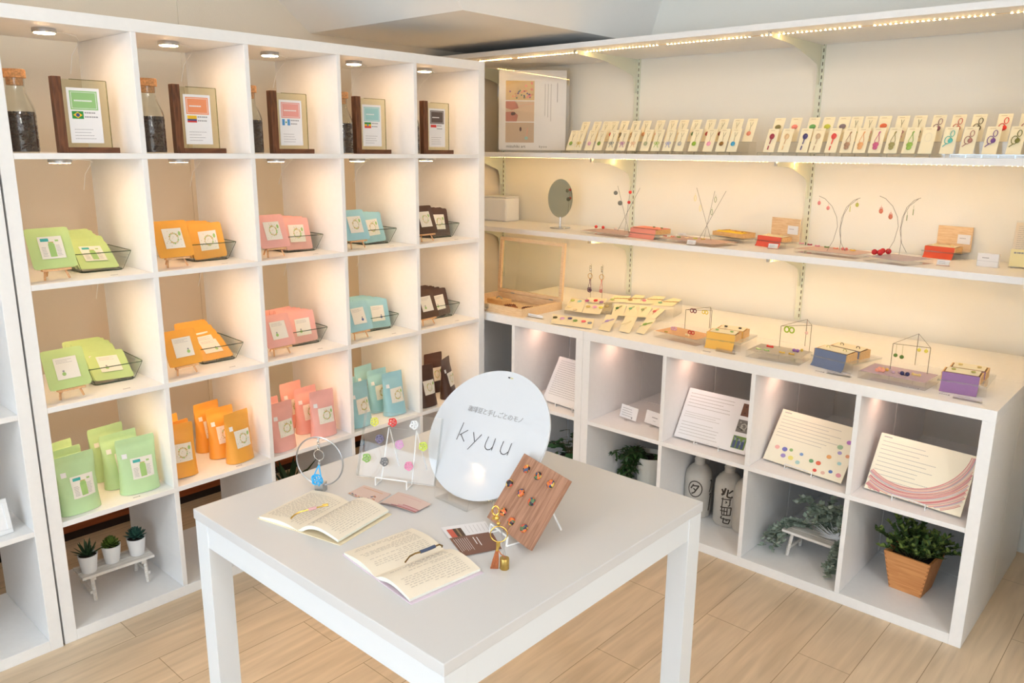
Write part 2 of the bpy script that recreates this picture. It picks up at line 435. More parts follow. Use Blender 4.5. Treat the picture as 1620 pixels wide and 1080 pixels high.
# ------------------------------------------------------------------ wall boards, uprights, brackets, LED strips
YL, YRt = .69, -1.96
def board(label, x0, z, th, yr=YRt):
    b = MB(); b.box(x0, XR-.0135, yr, YL, z-th, z); o = b.build('wall_board', WHITE, bevel=.001); tag(o, label, 'shelf board'); return o
board('top white wall board under the ceiling with the bright LED strip', 2.12, 1.897, .022, -2.3)
board('middle white wall board carrying the two rows of ornament cards', 2.26, 1.446, .023, -2.3)
board('lowest white wall board with the oval mirror and the earring trees', 2.26, 1.081, .024)
UP = mat('upright_paint', (222, 226, 208), .5); SLOT = mat('upright_slot', (92, 84, 64), .8)
names = ['behind the tall shelf corner', 'above the cream jewellery cards', 'behind the wire tree stands', 'at the far right']
for k, y in enumerate((.665, -.195, -1.065, -1.935)):
    u = thing('shelf_upright', 'pale slotted metal wall upright '+names[k], 'wall upright', (XR, y, .76), 0, 'slotted wall uprights')
    b = MB(); b.box(-.012, 0, -.012, .012, 0, 1.14); b.build('channel', UP, u)
    b = MB()
    for q in range(44): z = .012+q*.0256; b.box(-.0128, -.0119, -.010, -.0065, z, z+.014)
    b.build('slots', SLOT, u)
    for (nm, xs, z) in (('top', 2.16, 1.875), ('middle', 2.30, 1.423), ('lowest', 2.30, 1.057)):
        br = thing('shelf_bracket', 'white curved steel bracket under the %s wall board %s' % (nm, names[k]), 'bracket', (XR-.013, y, z), 0, 'shelf brackets')
        Lb = XR-.013-xs; pts = [(0, 0), (-Lb, 0), (-Lb, -.012)]
        for q in range(9):
            a = q/8; pts.append((-Lb*.22-(Lb*.72)*(1-a)**1.0*(1-.25*math.sin(a*PI)), -.018-.04*a**1.5))
        pts += [(-.035, -.075), (-.022, -.105), (-.018, -.15), (0, -.15)]
        b = MB(); b.prism(pts, -.0015, .0015); b.build('bracket_arm', UP, br)
        b = MB(); b.box(-Lb-.004, -Lb+.012, -.004, .004, -.016, -.0005); b.build('bracket_tip', CHROME, br)
def strip(label, x, z, y0, y1, powr, seed):
    LEDM = emis('led_glow_%d' % seed, (1.0, .60, .20), powr*90)
    s = thing('led_strip', label, 'light strip', (x, 0, z))
    b = MB(); b.box(-.004, .004, y1, y0, -.0015, 0); b.build('tape', mat('led_tape', (226, 206, 170), .5), s)
    b = MB(); y = y0-.008; i = 0
    while y > y1:
        if i % 24 not in (22, 23): b.box(-.0022, .0022, y-.0022, y+.0022, -.0027, -.0014)
        y -= .0166; i += 1
    tag(b.build('diodes', LEDM, s), 'row of tiny warm light points', kind='stuff')
STR = STRIP_W
strip('warm LED strip running under the top wall board', 2.235, 1.875, .60, -2.25, STR, 1)
strip('warm LED strip under the middle wall board, just peeping below its edge', 2.47, 1.423, .60, -2.25, STR*1.0, 2)
strip('warm LED strip under the lowest wall board, lighting the jewellery counter', 2.34, 1.057, .60, -1.94, STR*1.4, 3)

# ------------------------------------------------------------------ coffee goods in the tall shelf
KN = ['green', 'orange', 'pink', 'blue', 'brown']
KC = [((197, 220, 146), (190, 222, 168)), ((242, 172, 70), (242, 172, 70)), ((240, 178, 168), (240, 178, 168)), ((160, 208, 218), (160, 208, 218)), ((76, 48, 36), (76, 48, 36))]
BAGM = [mat('%s_pouch_foil' % KN[i], KC[i][0] if i in (1, 2, 4) else KC[i][1], .38, noise=.05, nscale=12, bump=.35, bscale=26) for i in range(5)]
SQM = [mat('%s_sachet_foil' % KN[i], KC[i][0], .36, noise=.05, nscale=14, bump=.3, bscale=40) for i in range(5)]
LABM = mat('sticker_paper', (240, 234, 222), .6)
LEAFG = mat('print_leaf_green', (164, 200, 120), .7); TEAL = mat('print_teal', (70, 176, 170), .7); PRB = mat('print_brown', (190, 160, 110), .7)
PRO = mat('print_ochre', (206, 180, 110), .7); PRBL = mat('print_slate', (90, 110, 160), .7)
def label_art(mb, kind, s, col):
    """small printed drawing in a square of side s centred at 0 (x,z); material slots: 1 grey ink,2 colour a,3 colour b"""
    rr = random.Random(kind*10+col)
    if kind == 0 and col == 0:      # green figure-like leaf bundle between text blocks
        rect(mb, -s*.40, -s*.06, s*.28, s*.42, m=3)
        rect(mb, -s*.13, s*.15, -s*.42, s*.05, m=2); disc(mb, .01*s, s*.10, s*.14, m=2, n=12)
        mb.cur = 1
        textlines(mb, -s*.42, -s*.16, -s*.4, s*.05, 7, y=-.0006); textlines(mb, s*.18, s*.42, -s*.4, s*.12, 8, y=-.0006)
        rect(mb, -s*.10, s*.12, s*.2, s*.26, m=4); rect(mb, s*.2, s*.34, s*.26, s*.34, m=2)
    elif kind == 0:                 # wreath drawing
        for q in range(16):
            a = q/16*2*PI; disc(mb, s*.02+s*.22*math.cos(a), s*.24*math.sin(a)*1.1, s*rr.uniform(.025, .055), m=(2 if q % 3 == 0 else 4), n=6, y=-.0006)
        ring(mb, .02*s, 0, s*.23, s*.018, m=4, y=-.0005)
        for q in range(22): disc(mb, rr.uniform(-.42, .42)*s, rr.uniform(-.4, .4)*s, s*.018, m=(1 if q % 2 else 4), n=5, y=-.0005)
        disc(mb, s*.36, s*.22, s*.07, m=2, n=8, sz=1.7)
    else:                           # writing above, small drawing in a corner
        mb.cur = 1; textlines(mb, -s*.40, s*.4, s*.22, s*.42, 3, y=-.0006, th=.2)
        disc(mb, (s*.22 if col in (1, 3) else -s*.18), -s*.26, s*.09, m=(3 if col in (3,) else 2), n=8, y=-.0006); disc(mb, (s*.22 if col in (1, 3) else -s*.18), -s*.13, s*.05, m=1, n=8, y=-.0006)
    mb.cur = 0
def sachet(i, kind):
    """square pouch, origin at the middle of its bottom edge, front facing -y"""
    key = ('sachet', i, kind)
    if key in CH: return CH[key], True
    S = .118; r = thing('coffee_sachet', '', 'coffee sachet')
    b = MB(); n = 13
    def P(sgn):
        def f(a, c):
            u = a/(n-1); v = c/(n-1); e = min(u, 1-u, v, 1-v)*2
            th = .0009+.0042*max(0, (e-.14)/.86)**.5 if e > .14 else .0009
            cor = .006
            x = (u-.5)*S; z = v*S
            if (u < .04 or u > .96) and (v < .04 or v > .96): x *= .965; z = z+(cor*.35 if v < .5 else -cor*.35)
            return (x, -sgn*(th+.0004*math.sin(u*17+v*9)*(e > .14)), z)
        return f
    b.grid(P(1), n, n); k = len(b.v)
    b.grid(P(-1), n, n)
    def idx(a, c): return a*n+c
    for q in range(n-1):
        for (p0, p1) in (((q, 0), (q+1, 0)), ((q+1, n-1), (q, n-1)), ((0, q+1), (0, q)), ((n-1, q), (n-1, q+1))):
            b.f.append((idx(*p0), idx(*p1), k+idx(*p1), k+idx(*p0))); b.m.append(0)
    b.build('pouch', SQM[i], r, smooth=True)
    s = .064; b = MB(); b.box(-s/2, s/2, -.0002, .0002, -s/2, s/2, 0); label_art(b, kind, s, i)
    b.build('label', [LABM, INK, LEAFG, TEAL if i == 0 else PRBL, PRO], r, loc=(0, -.0062, S*.5))
    CH[key] = r
    return r, False
def bagproto(i, stout=False):
    key = ('bag', i, stout)
    if key in CH: return CH[key], True
    Wb, Hb, D = .122, .178, .032
    if i: Wb, Hb = .105, .178
    r = thing('coffee_bag', '', 'coffee bag'); b = MB(); nu, nv = 32, 22; rr = random.Random(i+3)
    ph = [rr.uniform(0, 6) for _ in range(4)]
    def surf(a, v, off=0):
        t = v; hw = Wb/2*(1-.05*math.sin(PI*min(1, t*1.15)))*(1-.03*t)
        d = D*(1-t/.86)**.62 if t < .86 else .0006
        d = max(d, .0009)
        ca, sa = math.cos(a), math.sin(a)
        x = hw*math.copysign(abs(ca)**.75, ca); y = d*math.copysign(abs(sa)**.9, sa)
        wr = .0016*math.sin(3*a+ph[0]+t*9)*math.sin(PI*t)+.0010*math.sin(7*a+t*21+ph[1])*(t < .8)*math.sin(PI*min(1, t*1.2))
        y += wr*(1 if sa < 0 else -1)*min(1, d/.01)
        z = Hb*t
        if t > .97 and abs(x) > hw*.9: x *= .97
        return (x, y-math.copysign(off, -sa)*0-off if sa < 0 else y+off, z)
    b.grid(lambda p, q: surf(2*PI*p/nu, q/(nv-1)), nu, nv, wrap=True)
    b.f.append(tuple(p*nv for p in range(nu))); b.m.append(0)
    b.f.append(tuple(p*nv+nv-1 for p in reversed(range(nu)))); b.m.append(0)
    b.build('bag', BAGM[i], r, smooth=True)
    def patch(x0, x1, z0, z1, off, n=7):
        def f(p, q):
            x = x0+(x1-x0)*p/(n-1); z = z0+(z1-z0)*q/(n-1); t = z/Hb
            hw = Wb/2*(1-.05*math.sin(PI*min(1, t*1.15)))*(1-.03*t); c = max(-.98, min(.98, x/hw)); ca = math.copysign(abs(c)**(1/.75), c)
            return (x, surf(-math.acos(ca), t, off)[1], z)
        return f
    lx0, lx1, lz0, lz1 = (-.024, .042, .047, .113) if i == 0 else (-.026, .036, .052, .112)
    b = MB(); b.grid(patch(lx0, lx1, lz0, lz1, .0014), 7, 7)
    q = MB(); label_art(q, 0, lx1-lx0, i)
    cx, cz = (lx0+lx1)/2, (lz0+lz1)/2
    f = patch(0, 1, 0, 1, .002, 2)
    for (v, face, m) in ((None, fc, mm) for fc, mm in zip(q.f, q.m)):
        pts = []
        for ii in face:
            X, Y, Z = q.v[ii]; X += cx; Z += cz; t = Z/Hb
            hw = Wb/2*(1-.05*math.sin(PI*min(1, t*1.15)))*(1-.03*t); c = max(-.98, min(.98, X/hw)); ca = math.copysign(abs(c)**(1/.75), c)
            pts.append((X, surf(-math.acos(ca), t, .0020)[1]+(Y+.0005)*.5, Z))
        b.add(pts, [tuple(range(len(pts)))], m)
    b.build('label', [LABM, INK, LEAFG, TEAL if i == 0 else PRBL, PRO], r)
    b = MB(); b.grid(patch(-.046 if i == 0 else -.040, -.031 if i == 0 else -.026, .116, .131, .0016, 3), 3, 3)
    b.build('price_sticker', PAPER, r)
    CH[key] = r
    return r, False
def dish_proto():
    if 'dish' in CH: return CH['dish'], True
    r = thing('glass_dish', '', 'dish'); b = MB()
    def ringpts(hx, hy, z, rad, n=5):
        o = []
        for (sx, sy, a0) in ((1, 1, 0), (-1, 1, 90), (-1, -1, 180), (1, -1, 270)):
            for k in range(n):
                a = R(a0+90*k/(n-1)); o.append((sx*(hx-rad)+rad*math.cos(a), sy*(hy-rad)+rad*math.sin(a), z))
        return o
    th = .003
    levels = [(.060, .078, 0, .014), (.064, .083, .006, .014), (.082, .104, .060, .012), (.082-th, .104-th, .060, .011), (.064-th, .083-th, .009, .012), (.056, .074, .005, .012)]
    for lv in levels: b.v += ringpts(*lv)
    N = 20
    for l in range(len(levels)-1):
        for j in range(N): b.f.append((l*N+j, l*N+(j+1) % N, (l+1)*N+(j+1) % N, (l+1)*N+j)); b.m.append(0)
    b.f.append(tuple(reversed(range(N)))); b.f.append(tuple((len(levels)-1)*N+j for j in range(N))); b.m += [0, 0]
    b.build('dish_body', GLASS, r, smooth=True)
    b = MB(); b.tube(ringpts(.0815, .1035, .0602, .012), .0017, 6, closed=True); b.tube(ringpts(.060, .078, .0022, .014), .0017, 6, closed=True)
    for (sx, sy) in ((1, 1), (-1, 1), (-1, -1), (1, -1)): b.tube([(sx*.0585, sy*.0775, .003), (sx*.0790, sy*.1005, .059)], .0009, 5)
    b.build('rim', GLASSEDGE, r, smooth=True)
    CH['dish'] = r
    return r, False
def easel_proto():
    if 'easel' in CH: return CH['easel'], True
    r = thing('mini_easel', '', 'easel'); st = .006
    b = MB(); b.box(-.038, .038, -.012, .004, .028, .034); b.build('ledge', EASEL, r)
    for sx in (-1, 1):
        b = MB(); b.tube([(sx*.033, -.004, .003), (sx*.012, .030, .088)], .0032, 4); b.build('front_leg', EASEL, r)
    b = MB(); b.tube([(0, .072, .003), (0, .026, .088)], .0032, 4); b.build('rear_leg', EASEL, r)
    b = MB(); b.box(-.016, .016, .024, .029, .080, .087); b.build('crosspiece', EASEL, r)
    CH['easel'] = r
    return r, False
def tagcard(x, y, z, rz, label, w_=.024, group='price stickers on the tall shelf'):
    if 'ptag' not in CH:
        r = MB(); r.box(-.5, .5, -.22, .22, 0, .02); o = r.build('price_sticker', [PAPER]); tag(o, cat='price sticker')
        b = MB(); 
        for k in range(4): b.box(-.42+.17*k, -.31+.17*k, -.1, .1, .02, .03)
        b.box(.27, .42, -.13, .13, .02, .03)
        b.build('printed_price', INK, o); CH['ptag'] = o; CH['ptagu'] = False
    o = CH['ptag'] if not CH['ptagu'] else copy_tree(CH['ptag']); CH['ptagu'] = True
    o.location = (x, y, z); o.rotation_euler = (0, 0, rz); o.scale = (w_, w_, w_); o['label'] = label; o['group'] = group

NS = [[6, 6, 9, 9, 10], [8, 5, 7, 12, 11]]
for rI, row in enumerate((1, 2)):
    z = rowz(row)
    rn = 'second row' if row == 1 else 'third row'
    for i in range(5):
        x0 = xi(i); kind = 0 if row == 1 else 1; k = KN[i]
        e, u = easel_proto(); place(e, u, (x0+.084, .052, z), (0, 0, R(2)), 'small wooden easel under the %s sachet in the %s' % (k, rn), 'mini easels in the tall shelf')
        s, u = sachet(i, kind); tl = R(-21)
        place(s, u, (x0+.084, .044, z+.0345), (tl, 0, R(4)), '%s square coffee sachet displayed on a little easel, %s of the tall shelf' % (k, rn))
        d, u = dish_proto(); dx, dy = x0+.243, .205
        place(d, u, (dx, dy, z), (0, 0, R(-3)), 'clear glass dish holding the %s sachets in the %s' % (k, rn), 'glass dishes in the tall shelf')
        n = NS[rI][i]; rr = random.Random(i*7+row)
        flat = (row == 1 and i == 0) or (row == 2 and i in (0, 1))
        for q in range(n):
            f = q/(n-1)
            lean = (28+24*(1-f) if i == 0 else 40*(1-f)+18) if flat else 14+rr.uniform(-3, 3)
            yy = -.068+f*.112; xx = -.004-.012*f+rr.uniform(-.005, .005)-(0.008*f if not flat else .008*f)
            s2, u = sachet(i, kind)
            place(s2, u, (dx+xx, dy+yy, z+.0075+(.0 if not flat else .002)), (R(-lean if flat else -lean), R(rr.uniform(-3, 3)), R(rr.uniform(-2, 3))),
                  '%s square coffee sachet standing in the glass dish, %s of the tall shelf' % (k, rn), '%s sachets in the %s dish' % (k, rn))
        tagcard(x0+.235, .035, z, 0, 'small white price sticker on the board before the %s sachets, %s' % (k, rn))
# standing bags, fourth row
z = rowz(3)
for i in range(5):
    x0 = xi(i); k = KN[i]; rr = random.Random(i)
    spots = [(.070, .055, 4, 'front left'), (.060, .118, 9, 'second on the left'), (.063, .190, 14, 'rearmost on the left'), (.257, .070, -4, 'front right'), (.240, .150, 3, 'second on the right'), (.236, .245, 8, 'rearmost on the right')]
    if i == 4: spots = [spots[0], spots[2], (.222, .08, 26, 'front right'), (.235, .19, -6, 'rearmost on the right')]
    if i == 1: spots[0] = (.052, .085, -12, 'front left'); spots[3] = (.257, .07, 8, 'front right')
    for (sx, sy, a, nm) in spots:
        bg_, u = bagproto(i)
        place(bg_, u, (x0+sx, sy, z+.0005), (R(rr.uniform(-5, -1)), 0, R(a+rr.uniform(-3, 3))), '%s standing coffee bag, %s of its cubby in the tall shelf' % (k, nm), 'standing coffee bags')
    if i < 3: tagcard(x0+.225, .022, z, 0, 'small white price sticker on the board before the %s standing bags' % k)

# top row: corked jars and glass display frames
z = rowz(0)
jar = thing('coffee_bean_jar', '', 'jar')
prof = [(.0395, 0), (.042, .004), (.042, .112), (.039, .125), (.025, .160), (.0235, .170), (.0235, .196)]
b = MB(); b.lathe(prof+[(.0215, .196), (.0215, .170), (.0225, .160), (.037, .124), (.0402, .112), (.0402, .004)], 32, cap=False); b.build('bottle', glass('jar_glass', (.96, .97, .95), 1.5), jar, smooth=True)
b = MB(); b.lathe([(.0398, .003), (.0398, .100), (.030, .106), (.012, .1045), (.001, .107)], 28)
rr = random.Random(5)
for q in range(420):
    a = rr.uniform(0, 2*PI); zz = rr.uniform(.006, .104); b.ball((.0385*math.cos(a), .0385*math.sin(a), zz), .0042, 5, 4, (1, 1, .8))
for q in range(90):
    a = rr.uniform(0, 2*PI); rd = .037*math.sqrt(rr.random()); b.ball((rd*math.cos(a), rd*math.sin(a), .106), .0045, 5, 4, (1, 1, .8))
b.build('coffee_beans', BEANS, jar)
b = MB(); b.lathe([(.0205, .178), (.0212, .196), (.0285, .197), (.029, .2), (.029, .217), (.0275, .219)], 28); b.build('cork_stopper', CORK, jar, smooth=True)
for i, pxx in enumerate((38, 243, 399, 543, 655)):
    X = at(pxx, 241, 1, .10).x
    if i == 4: X = xi(4)+.043
    place(jar, i > 0, (max(X, xi(i)+.044), .105, z), (0, 0, 0), 'corked glass jar of coffee beans in the top row, beside the %s card' % ('green', 'orange', 'pink', 'pale blue', 'dark brown')[i], 'bean jars in the top row')
hdr = [(150, 196, 128), (238, 150, 104), (232, 160, 150), (160, 208, 208), (98, 84, 78)]
flagn = ['green, yellow and blue', 'yellow, blue and red striped', 'blue and white striped', 'green, yellow and red striped', 'red and white']
country = ['ブラジル', 'コロンビア', 'グアテマラ', 'エチオピア', 'マンデリン']
FR = [mat('flag_red', (214, 62, 56), .6), mat('flag_yellow', (240, 190, 40), .6), mat('flag_blue', (50, 70, 130), .6), mat('flag_green', (40, 140, 60), .6), mat('flag_sky', (84, 150, 206), .6), mat('flag_white', (240, 240, 240), .6)]
FX = [93, 278, 430, 562, 668]
for i in range(5):
    X = at(FX[i], 241, 1, .10).x
    f = thing('glass_display_frame', 'walnut L-shaped stand holding a glass pane with the %s headed coffee card' % ('green', 'orange', 'pink', 'pale blue', 'dark brown')[i], 'display frame', (X, .10, z), 0, 'coffee card frames in the top row')
    W_ = .166; H_ = .208
    b = MB(); b.box(0, .024, -.012, .014, 0, H_); b.build('upright', WALNUT, f, bevel=.0015)
    b = MB(); b.box(.0245, W_, -.012, .014, 0, .016); b.build('base_bar', WALNUTH, f, bevel=.0015)
    b = MB(); b.box(.022, .149, -.0015, .0015, .015, .202); g = b.build('glass_pane', glass('frame_glass', (.93, .93, .84), 1.0), f)
    b = MB(); b.box(.0485, .1485, -.0012, .0012, .2015, .2035); b.box(.148, .1495, -.0014, .0014, .016, .202); b.build('glass_edge', glass('pane_edge', (.62, .64, .46), 1), f)
    cx0, cx1, cz0, cz1 = .037, .126, .028, .180
    b = MB(); b.box(cx0, cx1, -.0022, -.0016, cz0, cz1); b.build('card', PAPER, f)
    b = MB(); y = -.0025; wd = cx1-cx0
    rect(b, cx0+.007, cx1-.007, cz1-.060, cz1-.008, y, 0)
    for (a0, a1, c0, c1) in ((.0105, wd-.0105, -.0125, -.0115), (.0105, wd-.0105, -.0565, -.0555), (.0105, .0118, -.0565, -.0115), (wd-.0118, wd-.0105, -.0565, -.0115)):
        rect(b, cx0+a0, cx0+a1, cz1+c0, cz1+c1, y-.0002, 1)
    b.cur = 1; textlines(b, cx0+.018, cx1-.014, cz1-.039, cz1-.031, 1, y-.0002, th=.5, rnd=random.Random(i), word=(.03, .06)); b.cur = 0
    b.build('header_print', [mat('card_header_%d' % i, hdr[i], .7), PAPER], f)
    b = MB(); fx0, fx1, fz0, fz1 = cx0+.009, cx0+.040, cz1-.085, cz1-.064
    if i == 0:
        rect(b, fx0, fx1, fz0, fz1, y, 3); cxm, czm = (fx0+fx1)/2, (fz0+fz1)/2
        b.add([(fx0+.003, y-.0002, czm), (cxm, y-.0002, fz0+.002), (fx1-.003, y-.0002, czm), (cxm, y-.0002, fz1-.002)], [(0, 1, 2, 3)], 1); disc(b, cxm, czm, .0052, y-.0004, 12, 2)
    elif i == 1:
        h3 = (fz1-fz0)/4; rect(b, fx0, fx1, fz0, fz0+h3, y, 0); rect(b, fx0, fx1, fz0+h3, fz0+2*h3, y, 2); rect(b, fx0, fx1, fz0+2*h3, fz1, y, 1)
    elif i == 2:
        w3 = (fx1-fx0)/3; rect(b, fx0, fx0+w3, fz0, fz1, y, 4); rect(b, fx0+w3, fx0+2*w3, fz0, fz1, y, 5); rect(b, fx0+2*w3, fx1, fz0, fz1, y, 4); disc(b, (fx0+fx1)/2, (fz0+fz1)/2, .003, y-.0002, 8, 3)
    elif i == 3:
        h3 = (fz1-fz0)/3; rect(b, fx0, fx1, fz0, fz0+h3, y, 0); rect(b, fx0, fx1, fz0+h3, fz0+2*h3, y, 1); rect(b, fx0, fx1, fz0+2*h3, fz1, y, 3); disc(b, (fx0+fx1)/2, (fz0+fz1)/2, .0042, y-.0002, 10, 4)
    else:
        rect(b, fx0, fx1, (fz0+fz1)/2, fz1, y, 0); rect(b, fx0, fx1, fz0, (fz0+fz1)/2, y, 5)
    b.build('flag_print', FR, f)
    b = MB(); textlines(b, fx1+.003, cx1-.006, fz0, fz1+.002, 2, y, th=.32, rnd=random.Random(i+9), word=(.10, .16))
    textlines(b, cx0+.012, cx1-.012, cz0+.008, cz0+.042, 4, y, th=.16, rnd=random.Random(i+19))
    b.build('small_print', INK, f)

# bench with three succulents, bottom left
z = .035
bx = thing('plant_bench', 'little whitewashed two-legged wooden bench carrying three succulents', 'bench', (.222, .165, z), R(-3))
for (y0_, y1_) in ((-.048, -.012), (-.006, .030)):
    b = MB(); b.box(-.112, .112, y0_, y1_, .082, .091); b.build('bench_slat', PALEW, bx, bevel=.001)
b = MB(); b.box(-.112, .112, .034, .046, .082, .091); b.build('bench_slat', PALEW, bx)
for sx in (-1, 1):
    X = sx*.082
    for (sy, s2) in ((-.04, -.052), (.038, .05)):
        b = MB(); b.tube([(X, s2, .004), (X, sy, .082)], .0058, 4); b.build('leg', PALEW, bx)
    b = MB(); b.box(X-.006-.006*sx, X+.004-.006*sx, -.046, .044, .072, .081); b.box(X-.005+.008*sx, X+.003+.008*sx, -.05, .048, .030, .040); b.build('brace', PALEW, bx)
def leaf(b, base, direction, L, wid, th=.3, curl=.0, n=5, m=0):
    d = Vector(direction).normalized(); up = Vector((0, 0, 1)); s = d.cross(up)
    if s.length < .05: s = Vector((1, 0, 0))
    s.normalize(); nrm = s.cross(d); base = Vector(base); vs = []; 
    for k in range(n+1):
        t = k/n; p = base+d*L*t+Vector((0, 0, -1))*curl*L*t*t
        wv = wid*math.sin(PI*min(1, (t*.86+.12)))**.8*.5
        vs += [p-s*wv, p-nrm*wv*th, p+s*wv, p+nrm*wv*th*.4]
    fs = []
    for k in range(n):
        for j in range(4): fs.append((k*4+j, k*4+(j+1) % 4, (k+1)*4+(j+1) % 4, (k+1)*4+j))
    fs.append((3, 2, 1, 0)); fs.append(tuple(n*4+j for j in range(4)))
    b.add(vs, fs, m)
POT = mat('white_pot', (240, 240, 240), .45)
SUC = [mat('aloe_leaf', (44, 72, 40), .5, noise=.25, nscale=30), mat('rosette_leaf', (88, 112, 40), .5, noise=.3, nscale=30), mat('echeveria_leaf', (54, 96, 84), .5, noise=.25, nscale=30)]
for q, (lx, ly, nm) in enumerate(((-.080, -.012, 'spiky dark green aloe in a white pot, left of the three on the bench'), (-.004, .002, 'yellow-green rosette succulent in a white pot, middle of the bench'), (.074, -.002, 'blue-green echeveria in a white pot, right of the three on the bench'))):
    a = R(-3); p = thing('potted_succulent', nm, 'succulent', (.222+lx*math.cos(a)-ly*math.sin(a), .165+lx*math.sin(a)+ly*math.cos(a), z+.0912))
    b = MB(); b.lathe([(.0215, 0), (.0225, .002), (.0295, .058), (.0300, .060), (.0275, .060), (.0265, .052)], 28); b.build('pot', POT, p, smooth=True)
    b = MB(); b.lathe([(.0262, .05), (.0268, .054), (.012, .0565), (.001, .057)], 20); b.build('soil', SOIL, p)
    b = MB(); rr = random.Random(q)
    if q == 0:
        for k in range(20):
            az = k*2.399; el = R(15+70*(k/20)); L = .03+.022*rr.random()
            leaf(b, (.004*math.cos(az), .004*math.sin(az), .055), (math.cos(az)*math.cos(el), math.sin(az)*math.cos(el), math.sin(el)), L*1.1, .009, .5)
    elif q == 1:
        for k in range(60):
            az = k*2.399; f = k/60; rd = .027*math.sqrt(f); zz = .072+.014*(1-f)
            leaf(b, (rd*.5*math.cos(az), rd*.5*math.sin(az), zz-.014), (math.cos(az)*f, math.sin(az)*f, .9-.75*f), .020, .011, .5)
    else:
        for k in range(46):
            az = k*2.399; f = k/46; el = R(85-75*f)
            leaf(b, (.003*math.cos(az), .003*math.sin(az), .060+.010*(1-f)), (math.cos(az)*math.cos(el), math.sin(az)*math.cos(el), math.sin(el)), .026+.012*f, .013, .55)
    b.build('leaves', SUC[q], p, smooth=True)
# dracaena behind the pink column, on the floor behind the shelf
p = thing('dracaena_plant', 'dark green plant with arching strap leaves in the bottom row below the pink bags', 'plant', (xi(2)+.165, .19, .0355))
b = MB(); b.lathe([(.04, 0), (.055, .09), (.056, .095), (.05, .095), (.048, .085)], 24); b.build('pot', POT, p, smooth=True)
b = MB(); b.lathe([(.048, .084), (.001, .086)], 20); b.build('soil', SOIL, p)
b = MB(); rr = random.Random(4)
for k in range(30):
    az = k*2.399; el = R(rr.uniform(25, 78)); 
    leaf(b, (0, 0, .085+rr.uniform(0, .03)), (math.cos(az)*math.cos(el), math.sin(az)*math.cos(el), math.sin(el)), rr.uniform(.12, .19), .017, .12, curl=.45*rr.random(), n=8)
b.build('leaves', mat('dracaena_leaf', (40, 66, 30), .45, noise=.5, nscale=18), p, smooth=True)

# far left unit: picture frame, dark item and a cable
zf = t_+(c_+d_)
pf = thing('picture_frame', 'small white picture frame with a written card at the far left edge', 'picture frame', (-.150, .036, zf), R(6))
b = MB(); wv, hv, t2 = .14, .10, .012
for bx_ in ((-wv/2, wv/2, -.006, .006, 0, t2), (-wv/2, wv/2, -.006, .006, hv-t2, hv), (-wv/2, -wv/2+t2, -.006, .006, t2, hv-t2), (wv/2-t2, wv/2, -.006, .006, t2, hv-t2)): b.box(*bx_)
fr = b.build('frame', WHITE2, pf, rot=(R(-14), 0, 0), bevel=.001)
b = MB(); b.box(-wv/2+t2, wv/2-t2, -.001, .003, t2, hv-t2, 0); b.cur = 1; textlines(b, -.045, .045, .025, .08, 5, -.0014, th=.2); b.build('card', [PAPER, INK], pf, rot=(R(-14), 0, 0))
b = MB(); b.box(-.02, .02, .0, .004, 0, .07); b.build('strut', WHITE2, pf, loc=(0, .045, .002), rot=(R(22), 0, 0))
cb = MB(); cb.tube([(-.40, .30, .037), (-.25, .26, .037), (-.16, .30, .05), (-.10, .36, .12), (-.14, .38, .16), (-.08, .37, .10), (-.10, .33, .037), (-.3, .34, .037)], .003, 6)
tag(cb.build('power_cable', WHWIRE, smooth=True), 'loose white cable lying in the bottom of the far left shelf', 'cable')

# ------------------------------------------------------------------ goods on the table
def basis(rz, tilt):
    ex = Vector((math.cos(rz), math.sin(rz), 0)); ey = Vector((-math.sin(rz), math.cos(rz), 0))
    return ex, ey, Vector((0, 0, math.cos(tilt)))+ey*math.sin(tilt)
def uv_on(px, py, o, rz, tilt):
    """coordinates (u along, v up) of a photo position on a leaning board"""
    ex, ey, up = basis(rz, tilt); n = ex.cross(up); d = fwd*FPX+IX*(px-810)+IY*(py-540)
    s = (o-CAMP).dot(n)/d.dot(n); p = CAMP+d*s-o
    return p.dot(ex), p.dot(up)
def wire_stand(label, loc, rz, w_, tilt, lip=.018, h_=.11, r=.0016, group=None, m=None, name='wire_stand'):
    """bent wire easel: lip in front, two props behind"""
    t = thing(name, label, 'display stand', loc, rz, group)
    st, ct = math.sin(tilt), math.cos(tilt); m = m or WHWIRE; z0 = r
    b = MB(); x = w_/2
    b.tube([(-x, -.016*1, z0+lip), (-x, -.018, z0), ], r, 6)
    b.tube([(x, -.016, z0+lip), (x, -.018, z0)], r, 6); b.tube([(-x, -.016, z0+lip), (x, -.016, z0+lip)], r, 6)
    b.build('lip', m, t, smooth=True)
    b = MB(); y = .007
    b.tube([(-x, -.018, z0), (-x, y+.004, z0), (-x*.9, y+st*h_, z0+ct*h_), (x*.9, y+st*h_, z0+ct*h_), (x, y+.004, z0), (x, -.018, z0)], r, 6)
    b.build('back_loop', m, t, smooth=True)
    for s in (-1, 1):
        b = MB(); b.tube([(s*x*.88, y+st*h_+2*r, z0+ct*h_*.96), (s*x*.95, y+st*h_+h_*.42, z0)], r, 6); b.build('rear_prop', m, t, smooth=True)
    return t

